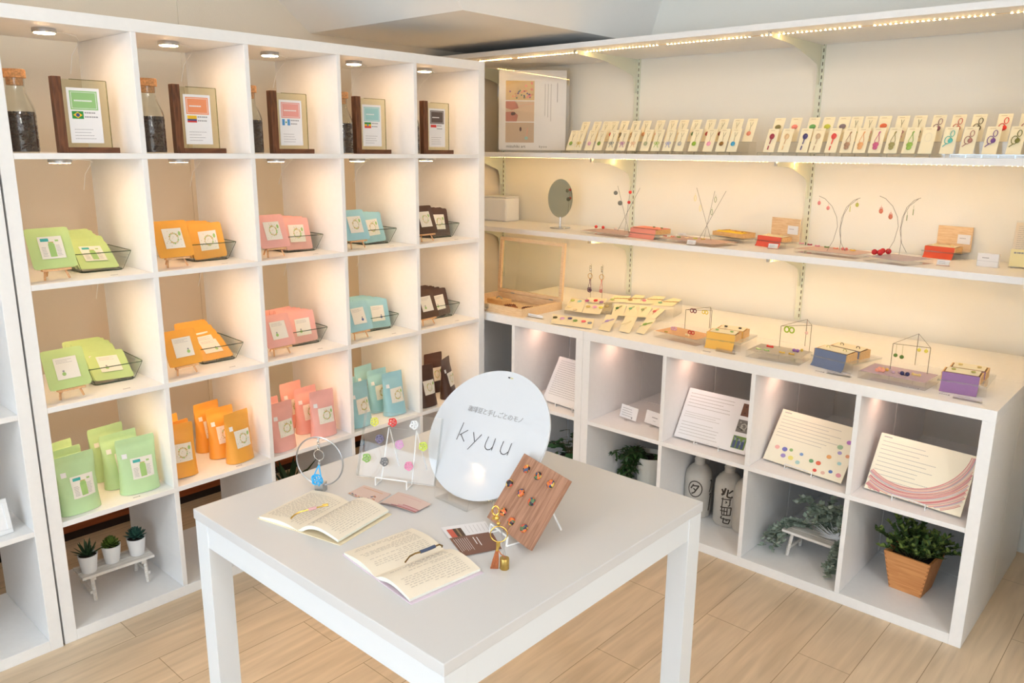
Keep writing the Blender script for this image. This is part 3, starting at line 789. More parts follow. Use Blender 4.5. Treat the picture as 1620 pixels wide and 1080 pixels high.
# oval shop sign
so, srz, stl = Vector((.403, -1.283, T+.012)), -1.600, .611
ex, ey, up = basis(srz, stl)
sg = thing('shop_sign', 'white oval sign with thin black lettering leaning on a clear stand on the table', 'sign', tuple(so), srz)
b = MB(); A, Bb = .165, .146; N = 72
for yy in (0, .004):
    b.v += [(A*math.cos(2*PI*k/N), yy, Bb+Bb*math.sin(2*PI*k/N)) for k in range(N)]
b.f = [tuple(range(N)), tuple(reversed(range(N, 2*N)))]+[(k, k+N, (k+1) % N+N, (k+1) % N) for k in range(N)]; b.m = [0]*len(b.f)
b.build('plate', mat('sign_plate', (214, 216, 220), .04), sg, rot=(-stl, 0, 0))
def spt(x, y): return uv_on(660+x/6.75, 600+y/6.75, so, srz, stl)
b = MB(); wd = .0019
for st_ in ([(500, 462), (422, 640)], [(545, 543), (455, 592)], [(468, 582), (501, 662)], [(604, 565), (613, 660)], [(690, 590), (538, 746)],
            [(765, 612), (733, 680), (724, 715), (732, 740), (752, 752), (778, 748), (800, 728)], [(838, 632), (795, 755)],
            [(925, 662), (895, 732), (888, 765), (898, 792), (920, 802), (946, 796), (968, 776)], [(1010, 685), (962, 808)]):
    stroke(b, [spt(*p) for p in st_], wd, -.0006)
b.build('lettering', mat('sign_letter_ink', (70, 68, 70), .6), sg, rot=(-stl, 0, 0))
u0, v0 = uv_on(742, 646, so, srz, stl); u1, v1 = uv_on(827, 666, so, srz, stl)
an = math.atan2(v1-v0, u1-u0); Lw = math.hypot(u1-u0, v1-v0)
t = text('small_lettering', '珈琲豆と手しごとのモノ', .0135, mat('sign_small_ink', (168, 166, 166), .6), sg, (0, 0, 0), (0, 0, 0))
xs = [v.co.x for v in t.data.vertices]
if xs:
    wtxt = max(xs)-min(xs); k = Lw/wtxt
    t.matrix_local = Matrix.Rotation(-stl, 4, 'X') @ Matrix.Translation(((u0+u1)/2, -.0006, (v0+v1)/2)) @ Matrix.Rotation(-an, 4, 'Y') @ Matrix.Rotation(PI/2, 4, 'X') @ Matrix.Scale(k, 4)
b = MB(); uu, vv = uv_on(808, 598, so, srz, stl)
rect(b, uu-.007, uu-.001, vv-.0015, vv+.0015, -.0006, 0); rect(b, uu, uu+.008, vv-.0015, vv+.0015, -.0006, 1)
b.build('small_mark', [DARKINK, mat('mark_gold', (208, 200, 150), .5)], sg, rot=(-stl, 0, 0))
tt = thing('clear_sign_stand', 'low clear plastic stand with a lip holding the white oval sign', 'display stand', (so.x, so.y, T), srz)
st, ct = math.sin(stl), math.cos(stl)
b = MB(); b.tube([(-.055, -.018, .026), (-.050, -.020, .0015), (.050, -.020, .0015), (.055, -.018, .026), (-.055, -.018, .026)], .0013, 6); b.build('lip', ACRYL, tt)
b = MB(); b.box(-.050, .050, -.019, .10, 0, .0022); b.box(-.004, .004, .06, .10, .0022, .04) if 0 else b.box(-.004, .004, .09, .135, .0022, .07); b.build('foot', ACRYL, tt)

# acrylic board with knot brooches
ao, arz, atl = Vector((.329, -1.032, T+.010)), R(-65.1), R(20.7)
ab = thing('acrylic_board', 'clear acrylic board with knotted cord balls, left of the oval sign', 'display board', tuple(ao), arz)
b = MB(); b.box(.0008, .1872, 0.0008, .0112, .0008, .1472); b.build('sheet', ACRYL, ab, rot=(-atl, 0, 0))
b = MB(); 
for bx_ in ((0, .188, 0, .012, 0, .0008), (0, .188, 0, .012, .1472, .148), (0, .0008, 0, .012, .0008, .1472), (.1872, .188, 0, .012, .0008, .1472)): b.box(*bx_)
b.build('polished_edge', ACRYE, ab, rot=(-atl, 0, 0))
aex, aey, aup = basis(arz, atl)
def standloc(o, exv, w_): p = o+exv*w_/2; return (p.x, p.y, T)
wire_stand('white wire stand holding the clear acrylic board', standloc(ao, aex, .188), arz, .075, atl, h_=.12)
def knot(b, r, seed, loops=5):
    """pierced ball of wound cord, flattened, centre at origin, axis y"""
    n = 96
    pts = []
    for k in range(n):
        t = 2*PI*k/n
        rr_ = r*(.64+.36*math.cos(loops*t/2*2+.3)); a = 2*t
        pts.append((rr_*math.cos(a), -r*.28-r*.26*math.sin(loops*t+seed), rr_*math.sin(a)))
    b.tube(pts, r*.10, 5, closed=True)
    b.tube([(r*.9*math.cos(2*PI*k/18), -r*.2, r*.9*math.sin(2*PI*k/18)) for k in range(18)], r*.11, 5, closed=True)
    for k in range(5):
        a = 2*PI*k/5+seed; b.tube([(r*.5*math.cos(a)+r*.36*math.cos(q*PI/4), -r*.45, r*.5*math.sin(a)+r*.36*math.sin(q*PI/4)) for q in range(8)], r*.075, 5, closed=True)
kc = [((593, 667), 'yellow', (226, 226, 96), 'top left'), ((622, 668), 'red', (240, 70, 66), 'top middle'), ((656, 672), 'white', (240, 240, 240), 'top right'), ((601, 694), 'navy and white', (128, 120, 150), 'middle left'),
      ((632, 703), 'lilac pink', (226, 170, 214), 'centre'), ((670, 706), 'lime', (206, 224, 84), 'middle right'), ((581, 724), 'green', (160, 200, 112), 'bottom left'), ((609, 730), 'black and white', (130, 130, 132), 'bottom middle'), ((647, 737), 'pink', (240, 150, 186), 'bottom right')]
for k, ((px, py), cn, rgb, pos) in enumerate(kc):
    u, v = uv_on(px, py, ao, arz, atl); p = ao+aex*u+aup*v
    b = MB(); knot(b, .0098, k*1.3); 
    o = b.build('knot_brooch', mat('cord_'+cn.replace(' ', '_'), rgb, .5), loc=tuple(p), rot=(-atl, 0, arz), smooth=True)
    tag(o, '%s knotted cord ball on the clear acrylic board, %s' % (cn, pos), 'brooch', 'knot brooches on the acrylic board')

# walnut board with dome earrings
wo, wrz, wtl = Vector((.376, -1.394, T+.012)), R(-106.3), R(36.2)
b = MB(); b.box(0, .152, 0, .012, 0, .147)
wb = b.build('walnut_board', BOARDW, loc=tuple(wo), rot=(-wtl, 0, wrz), bevel=.0008); tag(wb, 'walnut board leaning on a wire stand with nine mottled round studs', 'display board')
wex, wey, wup = basis(wrz, wtl)
wire_stand('white wire stand holding the walnut board', standloc(wo, wex, .15), wrz, .062, wtl, h_=.10, r=.0020)
def mottled(name, seed):
    m = bpy.data.materials.new(name); m.use_nodes = True; nt = m.node_tree; bb = nt.nodes['Principled BSDF']; bb.inputs['Roughness'].default_value = .2
    tc = nt.nodes.new('ShaderNodeTexCoord'); mp = nt.nodes.new('ShaderNodeMapping'); mp.inputs['Location'].default_value = (seed, seed*.7, 0); mp.inputs['Scale'].default_value = (1, 1, 1)
    v = nt.nodes.new('ShaderNodeTexVoronoi'); v.inputs['Scale'].default_value = 190; c = nt.nodes.new('ShaderNodeValToRGB'); c.color_ramp.interpolation = 'CONSTANT'
    e = c.color_ramp.elements; e[0].position = 0; e[0].color = (*s2l((54, 46, 52)), 1); e[1].position = .20; e[1].color = (*s2l((226, 120, 60)), 1)
    for pos, col in ((.48, (90, 120, 84)), (.62, (222, 186, 90)), (.74, (206, 92, 76)), (.88, (70, 80, 110))):
        q = e.new(pos); q.color = (*s2l(col), 1)
    sp = nt.nodes.new('ShaderNodeSeparateColor'); nt.links.new(tc.outputs['Object'], mp.inputs[0]); nt.links.new(mp.outputs[0], v.inputs[0])
    nt.links.new(v.outputs['Color'], sp.inputs[0]); nt.links.new(sp.outputs[0], c.inputs[0]); nt.links.new(c.outputs[0], bb.inputs['Base Color'])
    return m
wn = ['top left', 'top middle', 'top right', 'middle left', 'centre', 'middle right', 'bottom left, behind the brass ring', 'bottom middle', 'bottom right']
for k, (px, py) in enumerate([(834, 742), (852, 753), (872, 766), (807, 765), (825, 780), (842, 794), (797, 810), (810, 825), (830, 836)]):
    u, v = uv_on(px, py, wo, wrz, wtl); p = wo+wex*u+wup*v
    b = MB(); n = 24
    prof = [(.0082, 0), (.0086, -.0025), (.0076, -.0050), (.0052, -.0066), (.002, -.0072)]
    b.T = Matrix.Rotation(PI/2, 4, 'X'); b.lathe([(r_, -z_) for r_, z_ in prof], n)
    o = b.build('stud_earring', mottled('layered_wood_%d' % k, k*3.1), loc=tuple(p), rot=(-wtl, 0, wrz), smooth=True)
    tag(o, 'mottled orange and black round stud on the walnut board, '+wn[k], 'earring', 'studs on the walnut board')

# ring stand with a blue drop charm
cp = at(508, 776, 2, T); cz = Vector((cp.x, cp.y, T))
rs = thing('ring_stand', 'silver hoop on a small metal cube, left rear corner of the table', 'charm stand', tuple(cz), R(-62))
b = MB(); b.box(-.010, .010, -.010, .010, 0, .020); b.build('cube_base', STEEL, rs, bevel=.0006)
b = MB(); RR = .0545; n = 60; b.tube([(RR*math.sin(2*PI*k/n), 0, .012+RR-RR*math.cos(2*PI*k/n)+.002) for k in range(n)], .0017, 6, closed=True); b.build('hoop', STEEL, rs, smooth=True)
bc = thing('blue_charm', 'bright blue knotted drop charm hanging on the silver hoop', 'charm', tuple(cz+Vector((0, 0, .1215))), R(-62))
b = MB()
for k in range(4): b.tube([(.003*math.cos(2*PI*q/8)*(k % 2), .003*math.cos(2*PI*q/8)*((k+1) % 2)-.002, -.006-k*.0055+.0038*math.sin(2*PI*q/8)) for q in range(8)], .0009, 5, closed=True)
b.ball((0, -.002, -.002), .0028, 8, 6)
b.tube([(.0115*math.cos(2*PI*q/28), -.002, -.038+.0115*math.sin(2*PI*q/28)) for q in range(28)], .0009, 5, closed=True); b.ball((.001, -.002, -.051), .003, 8, 6); b.box(-.002, .002, -.004, 0, -.060, -.054)
b.build('chain', CHROME, bc, smooth=True)
BL = mat('cord_sky_blue', (60, 180, 236), .5)
b = MB(); b.T = Matrix.Translation((-.004, -.004, -.094)); knot(b, .0135, .4); b.T = Matrix.Identity(4)
for s in (-1, 1): b.tube([(0, -.003, -.060), (s*.004-.002, -.005, -.072), (s*.009-.004, -.006, -.088)], .0014, 6)
b.build('cord_drop', BL, bc, smooth=True)

# brass key charm on a brass weight
kp = at(798, 899, 2, T)
kw = thing('brass_stand', 'brass cylinder weight with two thin wires in front of the walnut board', 'charm stand', (kp.x, kp.y, T), R(-50))
b = MB(); b.lathe([(.0080, 0), (.0085, .0006), (.0085, .0204), (.0080, .021)], 28); b.build('weight', BRASS, kw, smooth=True)
topz = .125
b = MB(); b.tube([(-.001, 0, .02), (-.006, 0, .07), (-.022, 0, topz), (-.020, 0, topz+.004)], .0005, 5); b.build('wire', STEEL, kw)
b = MB(); b.tube([(.002, 0, .02), (-.003, 0, .06), (-.013, 0, topz-.012)], .0005, 5); b.build('wire', STEEL, kw)
kx = thing('key_charm', 'gold clasp and key ring with a tan leather tassel beside the walnut board', 'key ring', (kp.x, kp.y, T), R(-50))
b = MB()
b.tube([(-.016+.006*math.cos(2*PI*q/16), -.002, .112+.0085*math.sin(2*PI*q/16)) for q in range(16)], .0016, 6, closed=True)
b.ball((-.014, -.002, .098), .0050, 10, 8); b.box(-.022, -.012, -.004, 0, .096, .100); b.ball((-.011, -.002, .088), .0038, 10, 8); b.build('clasp', GOLD, kx, smooth=True)
b = MB(); b.tube([(-.010+.0150*math.cos(2*PI*q/32), -.003, .068+.0150*math.sin(2*PI*q/32)) for q in range(32)], .0011, 6, closed=True); b.build('key_ring', GOLD, kx, smooth=True)
b = MB(); b.box(-.0145, -.0075, -.006, -.001, .045, .053); b.tube([(-.012, -.003, .045), (-.013, -.003, .036)], .0028, 8); b.build('end_cap', GOLD, kx, bevel=.0005)
LTH = mat('tan_leather', (178, 106, 66), .6, noise=.12, nscale=60)
b = MB()
for k in range(7): s = (k-3)/3; b.tube([(-.013+s*.0012, -.003, .038), (-.0155+s*.0045, -.003+.001*(k % 2), .018), (-.018+s*.006, -.004, .0015)], .0013, 4)
b.build('tassel', LTH, kx)
b = MB(); b.tube([(-.012, -.004, .040), (-.006, -.004, .030), (.000, -.002, .0245), (.002, 0, .0225)], .0012, 5); b.build('leather_strap', LTH, kx)

# open books
PAGE = mat('book_page', (240, 228, 208), .75); PEDGE = mat('page_edge', (238, 238, 224), .8, noise=.06, nscale=300, stretch=(1, 1, 6)); LIL = mat('lilac_cover', (226, 208, 222), .6); CRM = mat('cream_cover', (242, 226, 192), .6)
def book(label, x, y, rz, wl, wr, L, hl, hr, cover, seed):
    t = thing('open_book', label, 'book', (x, y, T), rz); n = 14
    def prof(s, w_, hh):
        o = []
        for k in range(n+1):
            u = k/n; zz = .0022+hh*(math.sin(PI*min(1, u*.62+.13))**1.2)*(1-.55*u**2)-.55*hh*(1-u)**7
            o.append((s*u*w_, max(.002, zz)))
        return o
    for s, w_, hh in ((-1, wl, hl), (1, wr, hr)):
        pr_ = prof(s, w_, hh)
        b = MB(); thick = [max(.0013, p[1]-(.005+.004*(1-abs(p[0])/w_))) if hh > .012 else .0013 for p in pr_]
        top = [(p[0], p[1]) for p in pr_]; bot = [(p[0]*.995, min(q, p[1]-.0004)) for p, q in zip(pr_, thick)]
        vs = []
        for (yy) in (0, L):
            vs += [(p[0], yy, p[1]) for p in top]+[(p[0], yy, p[1]) for p in bot]
        K = n+1; b.v = vs
        for k in range(n):
            f = (k, k+1, 2*K+k+1, 2*K+k); g_ = (K+k, K+k+1, 3*K+k+1, 3*K+k)
            b.f += [f if s > 0 else f[::-1], g_[::-1] if s > 0 else g_, (k, K+k, K+k+1, k+1), (2*K+k, 2*K+k+1, 3*K+k+1, 3*K+k)]; b.m += [0, 0, 1, 1]
        b.f.append((n, K+n, 3*K+n, 2*K+n)); b.m.append(1); b.f.append((0, 2*K, 3*K, K)); b.m.append(1)
        b.build('page_block', [PAGE, PEDGE], t, smooth=True)
        tx = MB(); rr = random.Random(seed+s)
        rows = 17
        for r_ in range(rows):
            u = .10+.80*r_/(rows-1)
            if seed == 2 and rr.random() < .15: continue
            x_ = s*u*w_; k0 = u*n; a = int(k0); f_ = k0-a
            zt = pr_[a][1]*(1-f_)+pr_[min(n, a+1)][1]*f_; yy = L*.90; e = L*(.12 if (seed == 1 or rr.random() < .5) else rr.uniform(.3, .6))
            while yy > e:
                l = L*rr.uniform(.015, .06)
                tx.add([(x_-.0009, yy-l, zt+.0004), (x_+.0009, yy-l, zt+.0004), (x_+.0009, yy, zt+.0004), (x_-.0009, yy, zt+.0004)], [(0, 1, 2, 3)]); yy -= l*1.45
        tx.build('printed_text', mat('book_ink', (204, 192, 176), .8), t)
    b = MB(); b.box(-wl-.003, -.001, -.002, L+.002, 0, .0012); b.box(.001, wr+.006, -.002, L+.002, 0, .0012); b.box(-.005, .005, -.002, L+.002, 0, .0010)
    b.build('cover', cover, t)
    return t
book('open paperback with a pink and gold bookmark on its cream pages', .098, -1.150, R(-78), .103, .106, .150, .009, .024, CRM, 1)
book('open paperback with a lilac cover edge, the one nearest the camera', .092, -1.398, R(-96), .104, .106, .150, .010, .016, LIL, 2)
def bookmark(label, pts, zz, m1, m2, a, c, rr_):
    P = [at(px, py, 2, T+z_) for (px, py), z_ in zip(pts, zz)]
    t = thing('bookmark', label, 'bookmark', tuple(P[0]))
    L = [tuple(p-P[0]) for p in P]
    b = MB(); b.tube(L, rr_, 6, r2=rr_*.9); b.build('metal_hook', m1, t, smooth=True)
    b = MB(); b.tube([tuple(Vector(q)+Vector((0, 0, .0003))) for q in L[a:c]], .0032, 8); b.build('cord_wrap', m2, t, smooth=True)
bookmark('gold hook bookmark wrapped in pink cord lying on the open book', [(460, 820), (466, 814), (476, 809), (488, 806), (500, 803), (512, 800), (519, 799), (519, 797), (510, 798)], [.014, .018, .020, .022, .022, .022, .022, .023, .023], GOLD, mat('cord_rose', (226, 176, 176), .5), 3, 5, .0016)
bookmark('dark brass hook bookmark wrapped in navy cord lying on the nearer open book', [(641, 889), (648, 880), (657, 875), (665, 873), (676, 869), (688, 864), (695, 861), (700, 863), (699, 865)], [.014, .016, .018, .019, .019, .019, .019, .019, .018], mat('aged_brass', (140, 110, 62), .3, .9), mat('cord_navy', (70, 82, 108), .5), 3, 6, .0016)
# postcards
def flat_poly(b, pts, z0, m=0):
    k = len(pts); b.add([(p[0], p[1], z0) for p in pts], [tuple(range(k))], m)
def card_on_table(label, corners, zz, base, deco, name='postcard', cat='postcard', bend=0):
    P = [at(px, py, 2, T+z_) for (px, py), z_ in zip(corners, zz)]
    o = P[0]; t = thing(name, label, cat, tuple(o)); n = 10
    def f(p, q, off=0.0):
        u, v = p/n, q/n
        A_ = P[0].lerp(P[1], u); B_ = P[3].lerp(P[2], u); r = A_.lerp(B_, v)-o
        return (r.x, r.y, r.z+bend*math.sin(PI*u)+off)
    b = MB(); b.grid(lambda p, q: f(p, q), n+1, n+1); k = len(b.v); b.grid(lambda p, q: f(p, q, -.0005), n+1, n+1)
    b.build('card', base, t)
    d = MB()
    for (uu, vv, rr_, mi, kind) in deco[1]:
        c = Vector(f(uu*n, vv*n, .0006))
        if kind == 'dot': d.add([(c.x+rr_*math.cos(a*PI/4), c.y+rr_*math.sin(a*PI/4), c.z) for a in range(8)], [tuple(range(8))], mi)
    for (u0_, u1_, v0_, v1_, mi) in deco[2]:
        mm = 6
        d.add([f(n*(u0_+(u1_-u0_)*i/mm), n*(v0_ if j == 0 else v1_), .0005+.0001*mi) for i in range(mm+1) for j in (0, 1)], [(2*i, 2*i+2, 2*i+3, 2*i+1) for i in range(mm)], mi)
    if d.v: d.build('print', deco[0], t)
ROSE = mat('card_rose', (216, 190, 180), .5); STRIPE = [mat('card_crimson', (178, 104, 110), .5), mat('card_mauve', (206, 158, 160), .5), mat('card_grey', (120, 112, 122), .5)]
DOTS = [mat('dot_ochre', (214, 160, 110), .6), mat('dot_navy', (96, 96, 130), .6), mat('dot_green', (110, 136, 100), .6), mat('dot_plum', (150, 96, 130), .6), mat('dot_rust', (216, 120, 84), .6)]
rr = random.Random(8)
card_on_table('dusty pink postcard with a row of coloured dots, behind the open book', [(550, 780), (592, 799), (619, 781), (576, 767)], [.001]*4, ROSE,
              (DOTS, [(.05+.9*k/15, .05+.06*(k % 2), .0022, k % 5, 'dot') for k in range(16)]+[(.62+.3*rr.random(), .1+.4*rr.random(), .0022, k % 5, 'dot') for k in range(12)], [(.1, .8, .80, .83, 0)]))
card_on_table('dusty pink postcard with crimson stripes, its corner curling up', [(600, 796), (656, 811), (682, 797), (630, 778)], [.001, .002, .004, .001], ROSE,
              (STRIPE, [], [(.3, 1, .03, .10, 0), (.45, 1, .12, .20, 1), (.55, 1, .22, .27, 0), (.2, .8, .8, .82, 1), (0.02, .5, .01, .05, 2)]), bend=.003)
bl = card_on_table('brown and white leaflet with tiny white writing beside the tan tassel', [(733, 880), (794, 868), (768, 824), (697, 834)], [.001]*4, mat('leaflet_white', (236, 234, 236), .5),
              ([mat('leaflet_brown', (124, 84, 66), .5), PAPER, mat('swatch_red', (206, 96, 76), .6), mat('swatch_dark', (84, 62, 44), .6), mat('swatch_tan', (156, 130, 96), .6), INK],
               [], [(0, 1, 0, .60, 0), (.07, .20, .60, .88, 2), (.20, .27, .60, .88, 3), (.27, .31, .60, .88, 4), (.31, .39, .60, .88, 3)]
               + [(.06+.05*k, .068+.05*k, .12+.02*(k % 3), .54, 1) for k in range(7)]+[(.50, .52, .28, .52, 1), (.58, .60, .22, .50, 1)]+[(.50+.09*k, .505+.09*k, .66, .92, 5) for k in range(6)]), name='leaflet', cat='leaflet')


# ------------------------------------------------------------------ right side: top wall board (middle board): ornament cards
ZB2 = 1.446; ZB3 = 1.081; ZT = HL
def clr(rgb): return mat('thread_%d_%d_%d' % rgb, rgb, .55)
def orn_card(label, x, px, ybase, tilt, kind, rgb, group, zb, hgt=.100, wid=.042, rzo=0):
    """cream card leaning back with a knotted cord ornament; x = depth position, px = photo column of its bottom left"""
    p = at(px, ybase, 0, x)
    t = thing('ornament_card', label, 'ornament card', (x, p.y, zb), RZ+rzo, group)
    a = -tilt
    b = MB(); b.box(0, wid, -.0004, .0004, 0, hgt); b.build('card', CREAM, t, rot=(a, 0, 0))
    b = MB(); b.add([(.004, -.0006, hgt-.0095), (wid-.004, -.0006, hgt-.0095), (wid-.004, -.0006, hgt-.0090), (.004, -.0006, hgt-.0090)], [(0, 1, 2, 3)])
    b.add([(.008, -.0006, hgt-.0075), (wid*.6, -.0006, hgt-.0075), (wid*.6, -.0006, hgt-.0055), (.008, -.0006, hgt-.0055)], [(0, 1, 2, 3)]); b.build('printed_line', mat('card_print', (206, 190, 150), .8), t, rot=(a, 0, 0))
    m = clr(rgb); cx = wid/2; b = MB()
    if kind == 'pick':          # forked stem with a small knot below
        b.tube([(cx-.006, -.0015, hgt*.84), (cx-.001, -.002, hgt*.66), (cx, -.002, hgt*.42)], .0007, 4, m=1); b.tube([(cx+.006, -.0015, hgt*.84), (cx+.001, -.002, hgt*.66)], .0007, 4, m=1)
        b.ball((cx, -.0035, hgt*.33), .0085, 8, 6, (1, .35, 1.05)); b.tube([(cx+.0085*math.cos(q*PI/5), -.005, hgt*.33+.0085*math.sin(q*PI/5)) for q in range(10)], .0012, 4, closed=True)
    elif kind == 'bow':
        b.tube([(cx-.005, -.0015, hgt*.84), (cx, -.002, hgt*.64), (cx, -.002, hgt*.42)], .0007, 4, m=1); b.tube([(cx+.005, -.0015, hgt*.84), (cx, -.002, hgt*.64)], .0007, 4, m=1)
        for s in (-1, 1):
            b.tube([(cx+s*(.006+.006*math.cos(q*PI/4)), -.003, hgt*.36+.005*math.sin(q*PI/4)) for q in range(8)], .0013, 4, closed=True); b.tube([(cx, -.003, hgt*.35), (cx+s*.010, -.002, hgt*.16)], .0011, 4)
        b.ball((cx, -.004, hgt*.36), .0035, 6, 5, (1, .5, 1))
    elif kind == 'pin':         # round knot on a stem with a separate bar below
        b.tube([(cx+.008*math.cos(q*PI/5), -.003, hgt*.66+.010*math.sin(q*PI/5)) for q in range(10)], .0020, 5, closed=True); b.ball((cx, -.003, hgt*.66), .0065, 8, 6, (1, .35, 1.2))
        b.tube([(cx, -.003, hgt*.57), (cx-.002, -.003, hgt*.34)], .0020, 5); b.tube([(cx-.003, -.003, hgt*.26), (cx-.004, -.003, hgt*.10)], .0022, 5)
    elif kind == 'tassel':      # loop strap with a woven knot
        b.tube([(cx+.004, -.002, hgt*.84), (cx+.001, -.003, hgt*.76)], .0024, 5)
        b.tube([(cx+.001, -.002, hgt*.76), (cx-.007, -.003, hgt*.48), (cx-.004, -.003, hgt*.34)], .0010, 4); b.tube([(cx+.001, -.002, hgt*.76), (cx+.008, -.003, hgt*.48), (cx+.004, -.003, hgt*.34)], .0010, 4)
        b.ball((cx, -.004, hgt*.32), .0105, 8, 6, (1, .4, .9)); b.ball((cx, -.004, hgt*.20), .0085, 8, 6, (1, .4, .9))
    elif kind == 'eight':       # figure of eight cord with a bundle
        b.tube([(cx+.006+.006*math.cos(q*PI/5), -.003, hgt*.74+.011*math.sin(q*PI/5)) for q in range(10)], .0012, 4, closed=True)
        b.tube([(cx-.004+.009*math.cos(q*PI/5), -.003, hgt*.50+.014*math.sin(q*PI/5)) for q in range(10)], .0012, 4, closed=True)
        b.ball((cx+.004, -.0035, hgt*.48), .0075, 8, 6, (1, .4, 1.2)); b.tube([(cx-.004, -.003, hgt*.38), (cx-.016, -.002, hgt*.26)], .0015, 4)
    elif kind == 'oval':
        b.ball((cx, -.003, hgt*.60), .0095, 10, 6, (1.2, .3, .9)); b.tube([(cx+.011*math.cos(q*PI/6), -.0035, hgt*.60+.0085*math.sin(q*PI/6)) for q in range(12)], .0014, 4, closed=True)
    elif kind == 'blank':
        b.tube([(cx+.011*math.cos(q*PI/6), -.001, hgt*.62+.016*math.sin(q*PI/6)) for q in range(12)], .0004, 4, closed=True)
    b.build('cord_ornament', [m, mat('ornament_stem', (150, 140, 104), .5)], t, rot=(a, 0, 0), smooth=True)
    return t
front = [(895, 'pick', 'olive green', (150, 176, 84)), (907, 'bow', 'mustard', (218, 184, 70)), (924, 'pick', 'pale pink', (226, 176, 186)), (939, 'pick', 'leaf green', (134, 156, 76)), (958, 'bow', 'grey', (152, 152, 140)),
         (975, 'bow', 'violet', (190, 120, 170)), (992, 'bow', 'peach', (236, 190, 150)), (1012, 'pick', 'grey green', (176, 178, 140)), (1029, 'bow', 'bright green', (160, 196, 84)), (1047, 'bow', 'lavender', (164, 170, 214)),
         (1065.5, 'pick', 'silver grey', (184, 184, 180)), (1088, 'pick', 'lime green', (148, 182, 60)), (1111, 'pick', 'rose pink', (240, 168, 190)), (1131, 'pick', 'chestnut brown', (140, 102, 48)), (1149, 'pick', 'sky blue', (76, 166, 204)),
         (1207, 'pin', 'wine red', (164, 60, 78)), (1230, 'pin', 'pale peach', (232, 200, 156)), (1259, 'pin', 'navy', (82, 76, 128)), (1279, 'pin', 'beige', (208, 182, 150)), (1304, 'pin', 'scarlet', (236, 92, 84)),
         (1328, 'tassel', 'taupe brown', (178, 140, 110)), (1349, 'tassel', 'orange', (236, 176, 120)), (1373, 'tassel', 'magenta pink', (206, 100, 140)), (1398, 'tassel', 'khaki', (160, 150, 96)), (1426, 'tassel', 'apple green', (156, 192, 90)),
         (1452, 'blank', 'near white', (226, 218, 206)), (1486, 'eight', 'teal', (94, 194, 188)), (1517, 'eight', 'rosy brown', (178, 128, 118)), (1553, 'eight', 'purple', (120, 82, 150)), (1591, 'eight', 'moss', (130, 128, 60))]
kindw = {'pick': 'round knot on a forked stem', 'bow': 'bow knot on a forked stem', 'pin': 'knotted pin', 'tassel': 'hanging woven knot', 'eight': 'figure-of-eight cord', 'oval': 'oval knot', 'blank': 'thin looped thread'}
for k, (px, kd, cn, rgb) in enumerate(front):
    orn_card('cream card with a %s %s, front row, upper board' % (cn, kindw[kd]), 2.292, px, 237, R(25), kd, rgb, 'front row of ornament cards', ZB2+.0125, .098 if px < 1190 else .096)
back = [(913, 'pick', 'amber', (222, 170, 90)), (931, 'pick', 'dusty pink', (216, 160, 150)), (946, 'pick', 'charcoal', (110, 104, 92)), (958, 'pick', 'tomato red', (236, 104, 84)), (974, 'bow', 'black', (72, 60, 50)), (992, 'bow', 'ochre', (214, 150, 70)),
        (1009, 'pick', 'apricot', (240, 182, 130)), (1030, 'pick', 'salmon', (236, 130, 110)), (1050, 'pick', 'yellow', (222, 190, 90)), (1067, 'bow', 'tan', (220, 170, 120)), (1087, 'pick', 'forest green', (84, 126, 52)), (1109, 'pick', 'brick red', (196, 92, 76)),
        (1129, 'pick', 'maroon', (160, 78, 66)), (1152, 'pick', 'dark brown', (88, 66, 36)), (1174, 'pick', 'coral', (232, 148, 120)),
        (1217, 'oval', 'olive brown', (146, 134, 84)), (1243, 'oval', 'coral pink', (240, 140, 124)), (1271, 'oval', 'emerald', (110, 170, 96)), (1294, 'oval', 'chartreuse', (206, 206, 80)), (1318, 'oval', 'slate purple', (132, 118, 124)), (1338, 'bow', 'fern green', (96, 160, 88)),
        (1360, 'bow', 'blush pink', (236, 164, 164)), (1382, 'oval', 'vermilion', (226, 112, 74)), (1410, 'bow', 'orchid', (214, 132, 166)), (1437, 'bow', 'dark green', (96, 116, 76)), (1467, 'eight', 'plum', (146, 100, 110)), (1498, 'eight', 'russet', (206, 100, 84)), (1530, 'eight', 'dark olive', (104, 88, 50)), (1570, 'eight', 'bright red', (226, 52, 42)), (1606, 'eight', 'wine', (160, 86, 92))]
for k, (px, kd, cn, rgb) in enumerate(back):
    orn_card('cream card with a %s %s, back row, upper board' % (cn, kindw[kd]), 2.356, px, 221, R(25), kd, rgb, 'back row of ornament cards', ZB2+.0525, .098)
# clear stepped risers under the two rows
for k, (pa, pb) in enumerate(((890, 975), (978, 1062), (1065, 1178), (1200, 1310), (1314, 1400), (1405, 1500), (1505, 1640))):
    y0 = at(pa, 240, 0, 2.29).y; y1 = at(pb, 240, 0, 2.29).y
    t = thing('display_riser', 'clear acrylic two-step riser under the ornament cards, number %d from the left' % (k+1) if 0 else 'clear acrylic two-step riser under the ornament cards '+['beside the framed poster', 'below the orange and apricot cards', 'at the end of the first group', 'under the knotted pin cards', 'under the hanging woven knots', 'under the teal and white cards', 'at the right edge of the photo'][k], 'display riser', (2.278, y0, ZB2), RZ, 'clear risers')
    W_ = y0-y1-.006
    b = MB(); b.box(0, W_, 0, .052, .010, .012); b.box(0, W_, .058, .12, .050, .052); b.box(0, W_, .056, .058, .0, .052); b.box(0, W_, .118, .120, 0, .05); b.box(0, W_, 0, .002, 0, .010); b.build('riser_body', ACRYL, t)
    b = MB(); b.box(0, W_, -.0006, .0002, .0100, .0125); n = int(W_/.045)
    for q in range(n+1): b.box(q*W_/n-.002 if q else 0, q*W_/n+.002 if q < n else W_, -.0012, .0002, .0, .010)
    b.build('front_lip', ACRYE, t)
